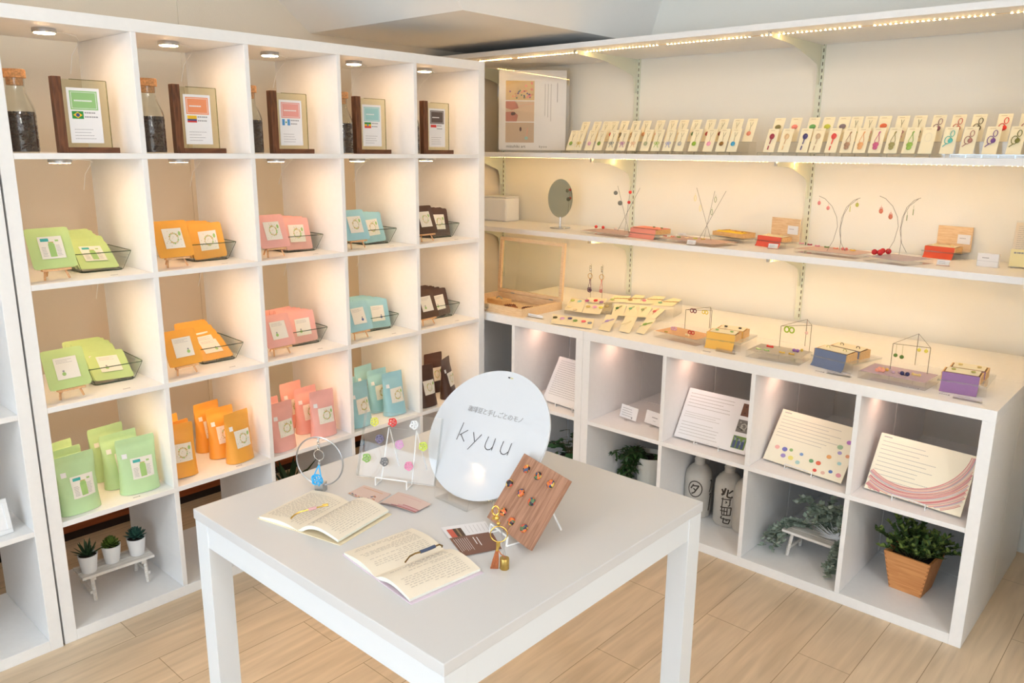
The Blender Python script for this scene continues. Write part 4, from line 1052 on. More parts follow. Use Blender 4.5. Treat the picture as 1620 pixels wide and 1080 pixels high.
# poster in a clear stand (stands diagonally at the left end)
def ray_at(px, py, D):
    d = fwd*FPX+IX*(px-810)+IY*(py-540); return CAMP+d*(D/FPX)
pc = ray_at(790, 236, 4.02); 
prz = R(-50)
t = thing('poster_stand', 'mizuhiki art poster in a clear stand at the left end of the board', 'poster', (pc.x, pc.y, ZB2), prz)
PW, PH = .330, .395; ptl = -R(2.5)
b = MB(); b.box(-.012, PW+.014, -.0035, -.0015, .004, PH+.010); b.build('front_pane', ACRYL, t, rot=(ptl, 0, 0))
b = MB(); b.box(-.004, PW, -.001, .0, .012, PH); b.build('poster_sheet', PAPER, t, rot=(ptl, 0, 0))
b = MB(); b.box(-.012, PW+.014, .0005, .0025, .004, PH+.010); b.build('rear_pane', ACRYL, t, rot=(ptl, 0, 0))
b = MB(); b.box(-.012, PW+.014, -.014, .05, 0, .004); b.build('foot', ACRYL, t)
b = MB(); X0, X1 = .030, .172
rect(b, X0, X1, .252, .345, -.0012, 0); rect(b, X0, X1, .150, .247, -.0012, 1); rect(b, X0, X1, .048, .145, -.0012, 2)
rr = random.Random(3)
for q in range(26): disc(b, rr.uniform(X0+.02, X1-.008), rr.uniform(.262, .300), .0042, -.0015, 7, 3+q % 5)
for q in range(10): disc(b, rr.uniform(X1-.045, X1-.008), rr.uniform(.262, .335), .006, -.0014, 7, 7)
b.add([(X0, -.0015, .247), (X0, -.0015, .215), (X0+.030, -.0015, .205), (X0+.065, -.0015, .214), (X0+.060, -.0015, .235), (X0+.045, -.0015, .247)], [(0, 1, 2, 3, 4, 5)], 8)
b.add([(X0, -.0015, .150), (X0+.055, -.0015, .150), (X0+.062, -.0015, .180), (X0+.040, -.0015, .198), (X0, -.0015, .195)], [(0, 1, 2, 3, 4)], 8)
disc(b, X0+.034, .187, .0085, -.0018, 8, 9); disc(b, X0+.042, .188, .0075, -.0018, 8, 9); stroke(b, [(X0+.065, .222), (X0+.10, .232), (X1, .236)], .001, -.0016, 7)
disc(b, X0+.075, .113, .0055, -.0016, 10, 9, 2.0); disc(b, X0+.104, .070, .0085, -.0016, 10, 10); stroke(b, [(X0+.107, .075), (X0+.110, .118)], .002, -.0015, 7)
b.build('photo_print', [mat('ph_straw', (222, 190, 130), .6), mat('ph_cream', (216, 190, 160), .6), mat('ph_linen', (202, 176, 146), .6), DOTS[0], DOTS[1], DOTS[2], DOTS[3], mat('ph_coral', (238, 150, 128), .6), mat('ph_skin', (196, 130, 110), .6), mat('ph_umber', (96, 66, 52), .6), mat('ph_mint', (150, 190, 186), .6)], t, rot=(ptl, 0, 0))
b = MB(); textlines(b, .218, .262, .12, .330, 3, -.0012, th=.16, rnd=random.Random(2), vert=True, word=(.015, .03)); textlines(b, .28, .292, .22, .335, 1, -.0012, th=.3, rnd=random.Random(6), vert=True, word=(.015, .03)); b.build('written_columns', INK, t, rot=(ptl, 0, 0))
for (s_, xx, sz) in (('mizuhiki art', .082, .0205), ('kyuu', .218, .0165)):
    o = text('poster_lettering', s_, sz, mat('poster_ink', (104, 94, 80), .7), t, (xx, -.0012, .027), (PI/2, 0, 0), spacing=1.0 if sz > .02 else 1.3); o.matrix_local = Matrix.Rotation(ptl, 4, 'X') @ Matrix.Translation((xx, -.0012, .029)) @ Matrix.Rotation(PI/2, 4, 'X')

# ------------------------------------------------------------------ lowest wall board
b = MB(); q = MB()
o = thing('storage_box', 'plain white rounded box at the left end of the lowest wall board', 'box', (2.50, .70, ZB3+.0005), RZ)
b.box(.02, .19, 0, .11, 0, .125); b.build('box_body', WHITE2, o, bevel=.008); b = MB(); b.box(.0215, .1885, .001, .109, .126, .132); b.build('box_lid', WHITE2, o, bevel=.003)
p = at(884, 361, 2, ZB3)
mr = thing('table_mirror', 'oval tilting mirror on a round chrome base', 'mirror', (p.x+.01, p.y, ZB3), R(-31.5))
b = MB(); b.lathe([(.050, 0), (.052, .002), (.050, .0055), (.012, .008)], 40); b.build('base', CHROME, mr, smooth=True)
b = MB(); b.lathe([(.0055, .007), (.0055, .055)], 20); b.build('stem', CHROME, mr, smooth=True)
b = MB(); N = 48
ez = .094; ax = .064
for yy, k in ((-.003, 1), (.003, 1)): b.v += [(ax*math.cos(2*PI*j/N), yy, .052+ez+ez*math.sin(2*PI*j/N)) for j in range(N)]
b.f = [tuple(range(N)), tuple(reversed(range(N, 2*N)))]+[(j, j+N, (j+1) % N+N, (j+1) % N) for j in range(N)]; b.m = [0]+[1]*(N+1)
b.build('mirror_plate', [mat('mirror_silver', (205, 214, 208), .03, 1), STEEL], mr, rot=(-R(2), 0, 0))

def slab(pfl, pfr, pbr, ztop):
    a, b_, c = at(*pfl, 2, ztop), at(*pfr, 2, ztop), at(*pbr, 2, ztop)
    e = b_-a; rz = math.atan2(e.y, e.x); w_ = e.length; d = abs((c-b_).dot(Vector((-math.sin(rz), math.cos(rz), 0))))
    return a, rz, w_, d
def tray(label, pfl, pfr, pbr, base, th, cloth, items, group=None, maxd=.16):
    """thick clear acrylic block with a coloured sheet on top"""
    a, rz, w_, d = slab(pfl, pfr, pbr, base+th); d = min(d, maxd)
    t = thing('acrylic_block', label, 'display block', (a.x, a.y, base+.0006), rz, group)
    b = MB(); b.box(0, w_, 0, d, 0, th); b.build('block', ACRYL, t, bevel=.001)
    b = MB(); 
    for bx_ in ((0, w_, -.0004, 0, 0, .0012), (0, w_, -.0004, 0, th-.0012, th), (w_, w_+.0004, 0, d, 0, .0012), (w_, w_+.0004, 0, d, th-.0012, th)): b.box(*bx_)
    b.build('block_edge', ACRYE, t)
    if cloth is not None:
        b = MB(); b.box(.004, w_-.004, .004, d-.004, th, th+.0006); b.build('coloured_sheet', cloth, t)
    return t, a, rz, w_, d
def small_item(label, kind, pos, rgb, rz, name='earring', r=.006, cat='earring', group=None):
    b = MB(); m = clr(rgb)
    if kind == 'ball': b.ball((0, 0, r), r, 12, 8)
    elif kind == 'pair':
        for s in (-1, 1): b.ball((s*r*1.15, 0, r), r, 10, 7)
        b.tube([(-r, 0, r*.3), (r, 0, r*.3)], r*.2, 4)
    elif kind == 'rings':
        for s in (-1, 1): b.tube([(s*r*1.1+r*math.cos(q*PI/6), -r*.3*math.sin(q*PI/6)*0, r*1.2+r*math.sin(q*PI/6)) for q in range(12)], r*.34, 6, closed=True)
        b.tube([(-r*.4, 0, r*1.2), (r*.4, 0, r*1.2)], r*.2, 4)
    elif kind == 'bar': b.tube([(-r*1.6, 0, r*.5), (r*1.6, 0, r*.5)], r*.45, 6); b.ball((-r*1.2, 0, r*.6), r*.6, 8, 6); b.ball((r*1.2, 0, r*.6), r*.6, 8, 6)
    elif kind == 'cluster':
        b.ball((0, 0, r), r, 10, 7); b.ball((r*1.1, .001, r*.8), r*.8, 8, 6); b.ball((-r*.9, -.002, r*.7), r*.7, 8, 6)
    o = b.build(name, m, loc=tuple(pos), rot=(0, 0, rz), smooth=True); tag(o, label, cat, group); return o
def on(px, py, z): return at(px, py, 2, z)

# wire trees with crossing rods
def rod_stand(label, feet, tops, z, ztop, xr):
    """three straight rods crossing; feet/tops in photo columns on depth xr"""
    base = at(feet[0][0], feet[0][1], 0, xr); t = thing('rod_stand', label, 'earring stand', (xr, base.y, z), 0)
    out = []
    for k, ((fx, fy), (tx, ty)) in enumerate(zip(feet, tops)):
        f = at(fx, fy, 0, xr); g = at(tx, ty, 0, xr); dx = (k-1)*.03
        A_ = Vector((-dx, f.y-base.y, .001)); B_ = Vector((dx*.4, g.y-base.y, g.z-z)); b = MB(); b.tube([tuple(A_), tuple(B_)], .0008, 5); b.build('rod', WIRE, t); out.append(B_)
    return t
XS = 2.42
rod_stand('three crossed steel rods holding grey and red balls', [(970, 355), (988, 355), (1003, 352)], [(1015, 297), (998, 294), (975, 294)], ZB3, 0, XS)
for (px, py, cn, rgb, r_, nm) in ((974, 305, 'grey', (128, 130, 120), .0095, 'upper'), (981, 321, 'grey', (128, 130, 120), .011, 'lower'), (997, 304, 'red', (232, 66, 58), .0075, 'upper'), (995, 320, 'red', (232, 66, 58), .0075, 'lower')):
    q = at(px, py, 0, XS-.006); o = small_item('%s %s cord ball hanging on the crossed rod stand' % (nm, cn), 'ball', (q.x, q.y, q.z-r_), rgb, RZ, 'ball_earring', r_)
rod_stand('three crossed steel rods holding pale yellow and green drops', [(1100, 367), (1113, 373), (1133, 367)], [(1151, 302), (1131, 302), (1100, 297)], ZB3, 0, XS)
for (px, py, cn, rgb) in ((1100, 312, 'pale yellow', (236, 222, 130)), (1108, 328, 'cream yellow', (240, 228, 150)), (1132, 314, 'dark green', (96, 128, 60)), (1126, 334, 'moss green', (110, 146, 76))):
    q = at(px, py, 0, XS-.006); b = MB(); b.tube([(0, 0, .016), (0, 0, .006)], .0005, 4); b.tube([(0, .0045*math.sin(k*PI/5), -.004+.012*math.cos(k*PI/5)) for k in range(10)], .0011, 4, closed=True)
    tag(b.build('drop_earring', clr(rgb), loc=tuple(q), smooth=True), '%s looped drop earring hanging from the crossed rods' % cn, 'earring')
def curved_tree(label, px0, z, hang):
    """two arching wires joined at the trunk"""
    X = 2.40
    def P(px, py): q = at(px, py, 0, X); return Vector((0, q.y, q.z))
    c = P(px0, 398); t = thing('wire_tree', label, 'earring stand', (X, c.y, z), 0)
    def rel(pts, dx): return [(dx*(1-k/(len(pts)-1))*1.0, P(*p).y-c.y, max(.0012, P(*p).z-z)) for k, p in enumerate(pts)]
    o = px0-1328
    b = MB(); b.tube(rel([(1312+o, 397), (1322+o, 380), (1328+o, 358), (1326+o, 343), (1318+o, 326), (1306+o, 314), (1296+o, 310)], -.03), .0008, 5); b.build('branch', WIRE, t, smooth=True)
    b = MB(); b.tube(rel([(1335+o, 400), (1328+o, 385), (1326+o, 365), (1330+o, 345), (1338+o, 328), (1350+o, 317), (1361+o, 313)], .02), .0008, 5); b.build('branch', WIRE, t, smooth=True)
    b = MB(); b.tube(rel([(1322+o, 404), (1326+o, 385), (1327+o, 360), (1333+o, 340), (1342+o, 326), (1358+o, 314)], .03), .0008, 5); b.build('branch', WIRE, t, smooth=True)
    for (px, py, cn, rgb, kd) in hang:
        q = at(px, py, 0, X-.004)
        b = MB(); b.tube([(0, 0, .018), (0, 0, .004)], .0004, 4)
        if kd == 'net': b.ball((0, 0, -.004), .0075, 8, 6, (1, 1, 1.25)); b.tube([(0, .005*math.sin(k*PI/4), .004+.006*math.cos(k*PI/4)) for k in range(8)], .0009, 4, closed=True)
        elif kd == 'knot': b.ball((0, 0, 0), .0065, 8, 6, (1, 1, 1.2))
        else: b.tube([(0, 0, .004), (0, 0, -.016)], .0014, 5)
        tag(b.build('hanging_earring', clr(rgb), loc=tuple(q), smooth=True), '%s earring hanging from the %s' % (cn, label), 'earring')
curved_tree('left arching wire tree', 1328, ZB3, [(1296, 321, 'outer rosy knot', (240, 150, 146), 'knot'), (1310, 329, 'inner rosy knot', (240, 150, 146), 'knot'), (1345, 328, 'slim yellow-green', (206, 206, 110), 'bar'), (1356, 324, 'yellow-green knot', (206, 206, 100), 'knot')])
curved_tree('right arching wire tree', 1424, ZB3, [(1394, 332, 'upper orange net', (228, 134, 104), 'net'), (1409, 341, 'lower orange net', (228, 134, 104), 'net'), (1435, 342, 'lower slim green', (120, 150, 100), 'bar'), (1445, 333, 'upper slim green', (120, 150, 100), 'bar')])

# trays on the lowest wall board
def film(name, rgb):
    m = bpy.data.materials.new(name); m.use_nodes = True; nt = m.node_tree; nt.nodes.clear(); N = nt.nodes.new; c = (*s2l(rgb), 1)
    o = N('ShaderNodeOutputMaterial'); t = N('ShaderNodeBsdfTransparent'); d = N('ShaderNodeBsdfDiffuse'); tr = N('ShaderNodeBsdfTranslucent'); x = N('ShaderNodeMixShader'); y = N('ShaderNodeMixShader')
    for q in (t, d, tr): q.inputs[0].default_value = c
    t.inputs[0].default_value = tuple(.45*k+.55 for k in c)
    x.inputs[0].default_value = .12; y.inputs[0].default_value = .5
    nt.links.new(d.outputs[0], x.inputs[1]); nt.links.new(tr.outputs[0], x.inputs[2]); nt.links.new(t.outputs[0], y.inputs[1]); nt.links.new(x.outputs[0], y.inputs[2]); nt.links.new(y.outputs[0], o.inputs[0])
    return m
PK = film('sheet_pink', (252, 228, 220)); GYC = film('sheet_grey', (222, 216, 206)); PU = film('sheet_purple', (228, 208, 226)); OR = film('sheet_orange', (255, 212, 168))
t1 = tray('clear block with a pale pink sheet and red balls on the lowest wall board', (918, 364), (985, 372), (1000, 362), ZB3, .012, PK, [], 'clear blocks on the lowest wall board')
small_item('left red ball earring on the pale pink sheet', 'ball', on(943, 361, ZB3+.0126), (232, 62, 52), RZ, 'ball_earring', .0075)
small_item('right red ball earring on the pale pink sheet', 'ball', on(954, 362, ZB3+.0126), (232, 62, 52), RZ, 'ball_earring', .0075)
small_item('white ball earring on the pale pink sheet', 'ball', on(974, 364, ZB3+.0126), (244, 226, 214), RZ, 'ball_earring', .007)
t2 = tray('clear block with mixed coloured earrings below the crossed rods with green drops', (1040, 376), (1128, 387), (1142, 378), ZB3, .012, PK, [], 'clear blocks on the lowest wall board')
for (px, cn, rgb) in ((1052, 'red', (236, 110, 90)), (1064, 'salmon', (240, 150, 124)), (1074, 'green', (120, 160, 96)), (1086, 'cream', (244, 220, 180)), (1100, 'yellow-green', (204, 204, 90)), (1112, 'ochre', (222, 184, 90))):
    small_item('small %s earring pair on the block below the green drops' % cn, 'bar', on(px, 374+(px-1052)*.085, ZB3+.0126), rgb, RZ, 'stud_pair', .0055)
t3 = tray('clear block with pink and green earrings in front of the left wire tree', (1256, 393), (1352, 404), (1362, 392), ZB3, .014, PK, [], 'clear blocks on the lowest wall board')
for (px, py, cn, rgb, kd) in ((1268, 386, 'pink', (232, 160, 180), 'bar'), (1281, 388, 'crimson', (196, 80, 96), 'bar'), (1293, 390, 'rose', (226, 140, 160), 'bar'), (1308, 392, 'dark green', (90, 130, 60), 'bar'), (1322, 394, 'coral', (240, 150, 120), 'bar'), (1336, 396, 'pale red', (232, 130, 120), 'pair'), (1349, 397, 'golden yellow', (230, 190, 70), 'bar')):
    small_item('small %s earring pair on the block before the left wire tree' % cn, kd, on(px, py, ZB3+.0146), rgb, RZ, 'stud_pair', .0058)
t4 = tray('clear block with red pompoms in front of the right wire tree', (1366, 405), (1430, 414), (1442, 401), ZB3, .016, film('sheet_lilac', (236, 226, 236)), [], 'clear blocks on the lowest wall board')
for (px, py, cn, r_) in ((1383, 403, 'left', .0105), (1392, 404, 'second', .011), (1396, 401, 'third', .010), (1405, 402, 'right', .0105)):
    small_item('%s red pompom on the block before the right wire tree' % cn, 'ball', on(px, py, ZB3+.0166), (206, 36, 44), RZ, 'pompom', r_, 'pompom', 'red pompoms')
def glassbox(label, pfl, pfr, pbr, base, th): return tray(label, pfl, pfr, pbr, base, th, None, [])

def cloth_strip(b, x0, x1, path, wav=.0006):
    n = len(path); nu = 10
    b.grid(lambda p, q: (x0+(x1-x0)*p/nu, path[q][0]+wav*math.sin(p*1.7+q), path[q][1]), nu+1, n)
def wood_tray_box(label, loc, rz, w_, d, hh, cloth, earr, drape=None, cards=True):
    """shallow cedar box with sloping cream card and earrings; cloth runs out over the front"""
    t = thing('cedar_box', label, 'wooden box', loc, rz); e = .004
    b = MB(); b.box(0, w_, 0, d, 0, e); b.box(0, w_, 0, e, e, hh*.85); b.box(0, w_, d-e, d, e, hh)
    for X in (0, w_-e): b.add([(X, e, e), (X+e, e, e), (X+e, d-e, e), (X, d-e, e), (X, e, hh*.85), (X+e, e, hh*.85), (X+e, d-e, hh), (X, d-e, hh)], [(0, 3, 2, 1), (4, 5, 6, 7), (0, 1, 5, 4), (1, 2, 6, 5), (2, 3, 7, 6), (3, 0, 4, 7)])
    b.build('box_body', PINEB, t)
    if cloth:
        b = MB(); path = [(d*.55, hh*.55), (e+.002, hh*.88), (-.001, hh*.88+.0012), (-.0022, hh*.6), (-.0024, .002)]
        if drape:
            path += [(-.003-drape*.10, -drape*.35), (-.004-drape*.2, -drape*.7), (-.005-drape*.45, -drape*.985)]
        cloth_strip(b, .003, w_-.003, path); b.build('cloth', cloth, t, smooth=True)
    if cards:
        b = MB(); b.add([(e+.004, e+.006, hh*.92), (w_-e-.004, e+.006, hh*.92), (w_-e-.004, d-e-.001, hh*1.12), (e+.004, d-e-.001, hh*1.12), (e+.004, e+.006, hh*.90), (w_-e-.004, e+.006, hh*.90), (w_-e-.004, d-e-.001, hh*1.10), (e+.004, d-e-.001, hh*1.10)], [(0, 1, 2, 3), (7, 6, 5, 4), (0, 4, 5, 1), (1, 5, 6, 2), (2, 6, 7, 3), (3, 7, 4, 0)]); b.build('cream_insert', CREAM, t)
        ezs = hh*1.03
        for s, fx in ((0, .25), (1, .75)):
            b = MB()
            if earr[1] == 'ring': b.tube([(.006*math.cos(q*PI/6), .003, .002+.005*math.sin(q*PI/6)) for q in range(12)], .0012, 5, closed=True)
            else: b.ball((0, 0, .003), .0045, 8, 6, (1.3, .8, .7)); b.ball((.004, .001, .003), .003, 8, 6)
            b.build('earring', clr(earr[0]), t, loc=(w_*fx, d*.5, ezs), smooth=True)
    return t
def pair_boxes(cn, slabc, z0, th, cloth, e1, e2, backlabel, wood_first=True, w_=.098):
    a, rz, sw, sd = slab(*slabc, z0+th); sd = min(sd, .17)
    t = thing('acrylic_stand', 'clear stand carrying the two cedar boxes with %s cloth' % cn, 'display stand', (a.x, a.y, z0), rz, 'clear stands for cedar boxes')
    b = MB(); b.box(0, sw, 0, sd, th-.005, th); b.box(0, sw, .002, .006, 0, th-.005); b.box(0, sw, sd-.006, sd-.002, 0, th-.005); b.build('top_sheet', ACRYL, t)
    b = MB(); b.box(0, sw, -.0005, 0, th-.006, th+.0002); b.box(sw, sw+.0006, 0, sd, th-.006, th+.0002); b.build('polished_edge', ACRYE, t)
    ex_ = Vector((math.cos(rz), math.sin(rz), 0)); ey_ = Vector((-math.sin(rz), math.cos(rz), 0))
    p0 = a+ex_*.008+ey_*.004; p1 = a+ex_*.016+ey_*(.004+.066)
    w_ = sw*.80
    wood_tray_box('front cedar box with a %s cloth hanging down over its stand' % cn, (p0.x, p0.y, z0+th+.0003), rz, w_, .058, .026, cloth, e1, drape=th)
    wood_tray_box('rear cedar box behind the one with the %s cloth, %s' % (cn, backlabel), (p1.x, p1.y, z0+th+.0003), rz, w_*.97, .058, .028, cloth, e2, drape=None)
def cloth_mat(n, rgb): return mat('cloth_'+n, rgb, .85, bump=.5, bscale=900)
# board: pink box, yellow box
def single_box(label, pfl, pfr, base, th, cloth, d=.10, hh=.020, e=((230, 90, 60), 'stud'), drape=True, cards=False):
    a, b_ = at(*pfl, 2, base+th), at(*pfr, 2, base+th); ev = b_-a; rz = math.atan2(ev.y, ev.x); w_ = ev.length
    ex_ = ev.normalized(); ey_ = Vector((-ex_.y, ex_.x, 0))
    t = thing('acrylic_stand', 'clear stand under the '+label.split(',')[0]+(', '+label.split(', ')[-1] if ',' in label else ''), 'display stand', (a.x-.006*ex_.x, a.y-.006*ex_.y, base), rz, 'clear stands on the lowest board')
    b = MB(); b.box(-.002, w_+.03, -.006, d+.012, th-.004, th); b.box(0, w_+.028, -.004, -.001, 0, th-.004); b.box(0, w_+.028, d+.004, d+.008, 0, th-.004); b.build('top_sheet', ACRYL, t)
    b = MB(); b.box(-.002, w_+.03, -.0066, -.006, th-.0045, th); b.build('polished_edge', ACRYE, t)
    return wood_tray_box(label, (a.x, a.y, base+th+.0003), rz, w_, d, hh, cloth, e, drape=th if drape else None, cards=cards), a, rz, w_
bt, a, rz, w_ = single_box('cedar box covered with salmon pink cloth', (997, 366), (1038, 371), ZB3, .024, cloth_mat('salmon', (250, 160, 138)), .09)
b = MB(); b.box(.002, w_*1.0, .010, .085, .019, .0215); b.build('cloth_top', cloth_mat('salmon', (250, 160, 138)), bt, bevel=.001)
for k, (u, v) in enumerate(((.55, .06), (.9, .05))): 
    b = MB(); b.ball((0, 0, .003), .005, 8, 6, (1.6, .8, .6)); b.build('olive_knot', clr((120, 128, 70)), bt, loc=(w_*u, v, .021), smooth=True)
bt, a, rz, w_ = single_box('cedar tray heaped with yellow cloth', (1127, 371), (1172, 377), ZB3, .022, None, .085, drape=False)
b = MB(); n = 14
b.grid(lambda p, q: (.006+(w_-.012)*p/n, .008+.068*q/n, .010+.010*math.sin(PI*q/n)**.6+.0022*math.sin(p*.9+q*.5)*math.sin(PI*q/n)), n+1, n+1); b.build('yellow_cloth', cloth_mat('yellow', (252, 214, 60)), bt, smooth=True)
for k in range(3):
    b = MB(); b.ball((0, 0, .002), .004, 8, 6, (1.8, .8, .6)); b.build('ochre_knot', clr((214, 160, 60)), bt, loc=(w_*(.3+.28*k), .05-.01*k, .021), smooth=True)
for (lab, pf, pr2, lidc, cl, side) in (('cedar box with brick red cloth and upright lid behind', (1198, 378), (1237, 383), (1218, 342, 1263, 346), (232, 96, 76), 'left'), ('cedar box with orange red cloth and upright lid behind', (1462, 395), (1511, 400), (1475, 358, 1533, 363), (226, 92, 64), 'right')):
    bt, a, rz, w_ = single_box(lab, pf, pr2, ZB3, .026, cloth_mat('brick_'+side, cl), .055, .018, ((250, 220, 150), 'ring'), cards=True)
    b = MB(); b.box(w_*.12, w_*1.22, .062, .067, 0, .090); b.build('upright_lid', PINE, bt)
    b = MB(); b.box(w_*.78, w_*1.18, .0605, .0615, .028, .062); b.cur = 1; textlines(b, w_*.84, w_*1.1, .045, .052, 1, .0602, th=.3); b.build('name_card', [PAPER, INK], bt)
def mini_card(label, px, py, base, w_=.040, h_=.022, m=PAPER, rz=RZ, lines=2, group=None, holder=True):
    q = on(px, py, base); t = thing('price_card', label, 'price card', (q.x, q.y, base), rz, group)
    b = MB(); b.box(-w_/2, w_/2, 0, .0006, .004, h_, 0); b.cur = 1; textlines(b, -w_*.35, w_*.35, .007, h_-.003, lines, -.0003, th=.22, rnd=random.Random(int(px))); b.build('card', [m, INK], t, rot=(-R(18), 0, 0))
    if holder:
        b = MB(); b.box(-w_/2-.001, w_/2+.001, -.0022, -.0008, .001, h_*.75); b.box(-w_/2-.001, w_/2+.001, -.002, .014, 0, .002); b.box(w_/2-.001, w_/2+.001, -.0026, .0, .001, h_*.8); b.build('clear_holder', ACRYL, t)
for (px, py, base, lab) in ((1060+165/5.06, 388, ZB3, 'before the tray of yellow cloth'), (1222, 394, ZB3, 'before the brick red cloth'), (1491, 421, ZB3, 'before the orange red cloth'), (1078, 376, ZB3, 'beside the salmon pink box')):
    mini_card('small white price card in a clear holder %s' % lab, px, py, base)
q = on(1561, 422, ZB3); t = thing('card_box', 'white business card box with a fine grey line beside the cedar box', 'card box', (q.x, q.y, ZB3), R(-97))
b = MB(); b.box(-.034, .034, 0, .016, 0, .046); b.build('box_body', PAPER, t, bevel=.001)
b = MB(); textlines(b, -.018, .012, .028, .033, 1, -.0003, th=.6, rnd=random.Random(4), word=(.05, .1)); rect(b, -.034, .034, .0195, .0200, -.0003); b.build('printed_line', INK, t)
q = on(1590, 425, ZB3); t = thing('letter_stand', 'clear stand with a written letter and a small yellow card at the right end', 'letter stand', (q.x+.05, q.y, ZB3), R(-84))
b = MB(); b.box(0, .16, -.001, .001, .004, .165); b.build('clear_sheet', ACRYL, t, rot=(-R(20), 0, 0)); b = MB(); b.box(.001, .158, .0015, .0025, .006, .160); b.cur = 1; textlines(b, .01, .15, .05, .15, 14, .0012, th=.14, fill=1); b.build('letter', [mat('letter_paper', (240, 226, 206), .7), INK], t, rot=(-R(20), 0, 0))
b = MB(); b.box(0, .16, -.02, .07, 0, .0025); b.build('foot', ACRYL, t)
b = MB(); b.box(.0, .10, -.012, -.011, .003, .062); b.cur = 1; textlines(b, .01, .09, .045, .055, 1, -.0123, th=.5, rnd=random.Random(2)); b.build('yellow_card', [mat('pale_yellow_card', (244, 232, 178), .7), INK], t, rot=(-R(12), 0, 0))

# ------------------------------------------------------------------ worktop: jewellery counter
# glass lidded display case
a = at(768, 494, 2, ZT); fr_ = at(874, 501, 2, ZT)
fl = Vector((1.838, .215, ZT)); cw, cdp = .40, .27
t = thing('display_case', 'open wooden display case with a glass lid at the left end of the counter', 'display case', (1.852, .212, ZT), R(-91))
b = MB(); e = .012; hh = .036
b.box(0, cw, 0, cdp, 0, .005)
for bx_ in ((0, cw, 0, e, .005, hh), (0, cw, cdp-e, cdp, .005, hh), (0, e, e, cdp-e, .005, hh), (cw-e, cw, e, cdp-e, .005, hh)): b.box(*bx_)
b.build('case_body', PINE, t)
lid = []
b = MB(); Hl = .262; fw_ = .016
for bx_ in ((0, cw, 0, .014, 0, fw_), (0, cw, 0, .014, Hl-fw_, Hl), (0, fw_, 0, .014, fw_, Hl-fw_), (cw-fw_, cw, 0, .014, fw_, Hl-fw_)): b.box(*bx_)
lf = b.build('lid_frame', PINE, t, loc=(0, cdp-.008, hh+.001), rot=(-R(4), 0, 0))
b = MB(); b.box(fw_, cw-fw_, .006, .008, fw_, Hl-fw_); b.build('lid_glass', glass('lid_glass', (.96, .97, .94), 1.8), t, loc=(0, cdp-.008, hh+.001), rot=(-R(4), 0, 0))
b = MB(); b.box(cw*.42, cw*.50, -.003, 0, .014, .034); b.ball((cw*.46, -.004, .012), .006, 10, 6); b.tube([(cw*.46+.006*math.cos(q*PI/6), -.004, .006+.006*math.sin(q*PI/6)) for q in range(12)], .0012, 5, closed=True); b.build('clasp', CHROME, t)
for k, xx in enumerate((.10, .34)):
    b = MB(); b.tube([(xx-.012, cdp-.006, hh+.002), (xx+.012, cdp-.006, hh+.002)], .003, 8); b.build('hinge', STEEL, t)
def case_pt(u, v, z_=.006): aa = R(-91); return Vector((1.852+u*math.cos(aa)-v*math.sin(aa), .212+u*math.sin(aa)+v*math.cos(aa), ZT+z_))
q = case_pt(.09, .10); t2_ = thing('ring_box', 'small cedar box with a silver band inside the open display case', 'wooden box', tuple(q), R(-91))
b = MB(); b.box(0, .10, 0, .06, 0, .028); b.build('box_body', PINEB, t2_, bevel=.001); b = MB(); b.tube([(.03+.04*k/8, .03, .027+.010*math.sin(PI*k/8)) for k in range(9)], .003, 6); b.build('silver_band', STEEL, t2_, smooth=True)
for k, (u, v, rgb, cn) in enumerate(((.215, .12, (150, 84, 50), 'reddish brown'), (.255, .09, (196, 130, 90), 'copper'), (.31, .14, (104, 60, 56), 'dark maroon'))):
    q = case_pt(u, v); b = MB(); rr = random.Random(k)
    b.tube([(.032*math.cos(2*PI*j/40), .022*math.sin(2*PI*j/40), .005+.003*math.sin(j*2.4)) for j in range(40)], .0022, 5, closed=True)
    b.tube([(.026*math.cos(2*PI*j/40+.1), .018*math.sin(2*PI*j/40), .007+.003*math.cos(j*2.4)) for j in range(40)], .0020, 5, closed=True)
    tag(b.build('cord_bracelet', clr(rgb), loc=tuple(q), smooth=True), '%s twisted cord bracelet lying in the open display case' % cn, 'bracelet')
q = at(848, 501, 2, ZT); 
mini_card('clear folded name card holder in front of the wooden display case', 846, 503, ZT, .085, .016, PAPER, RZ, 1)

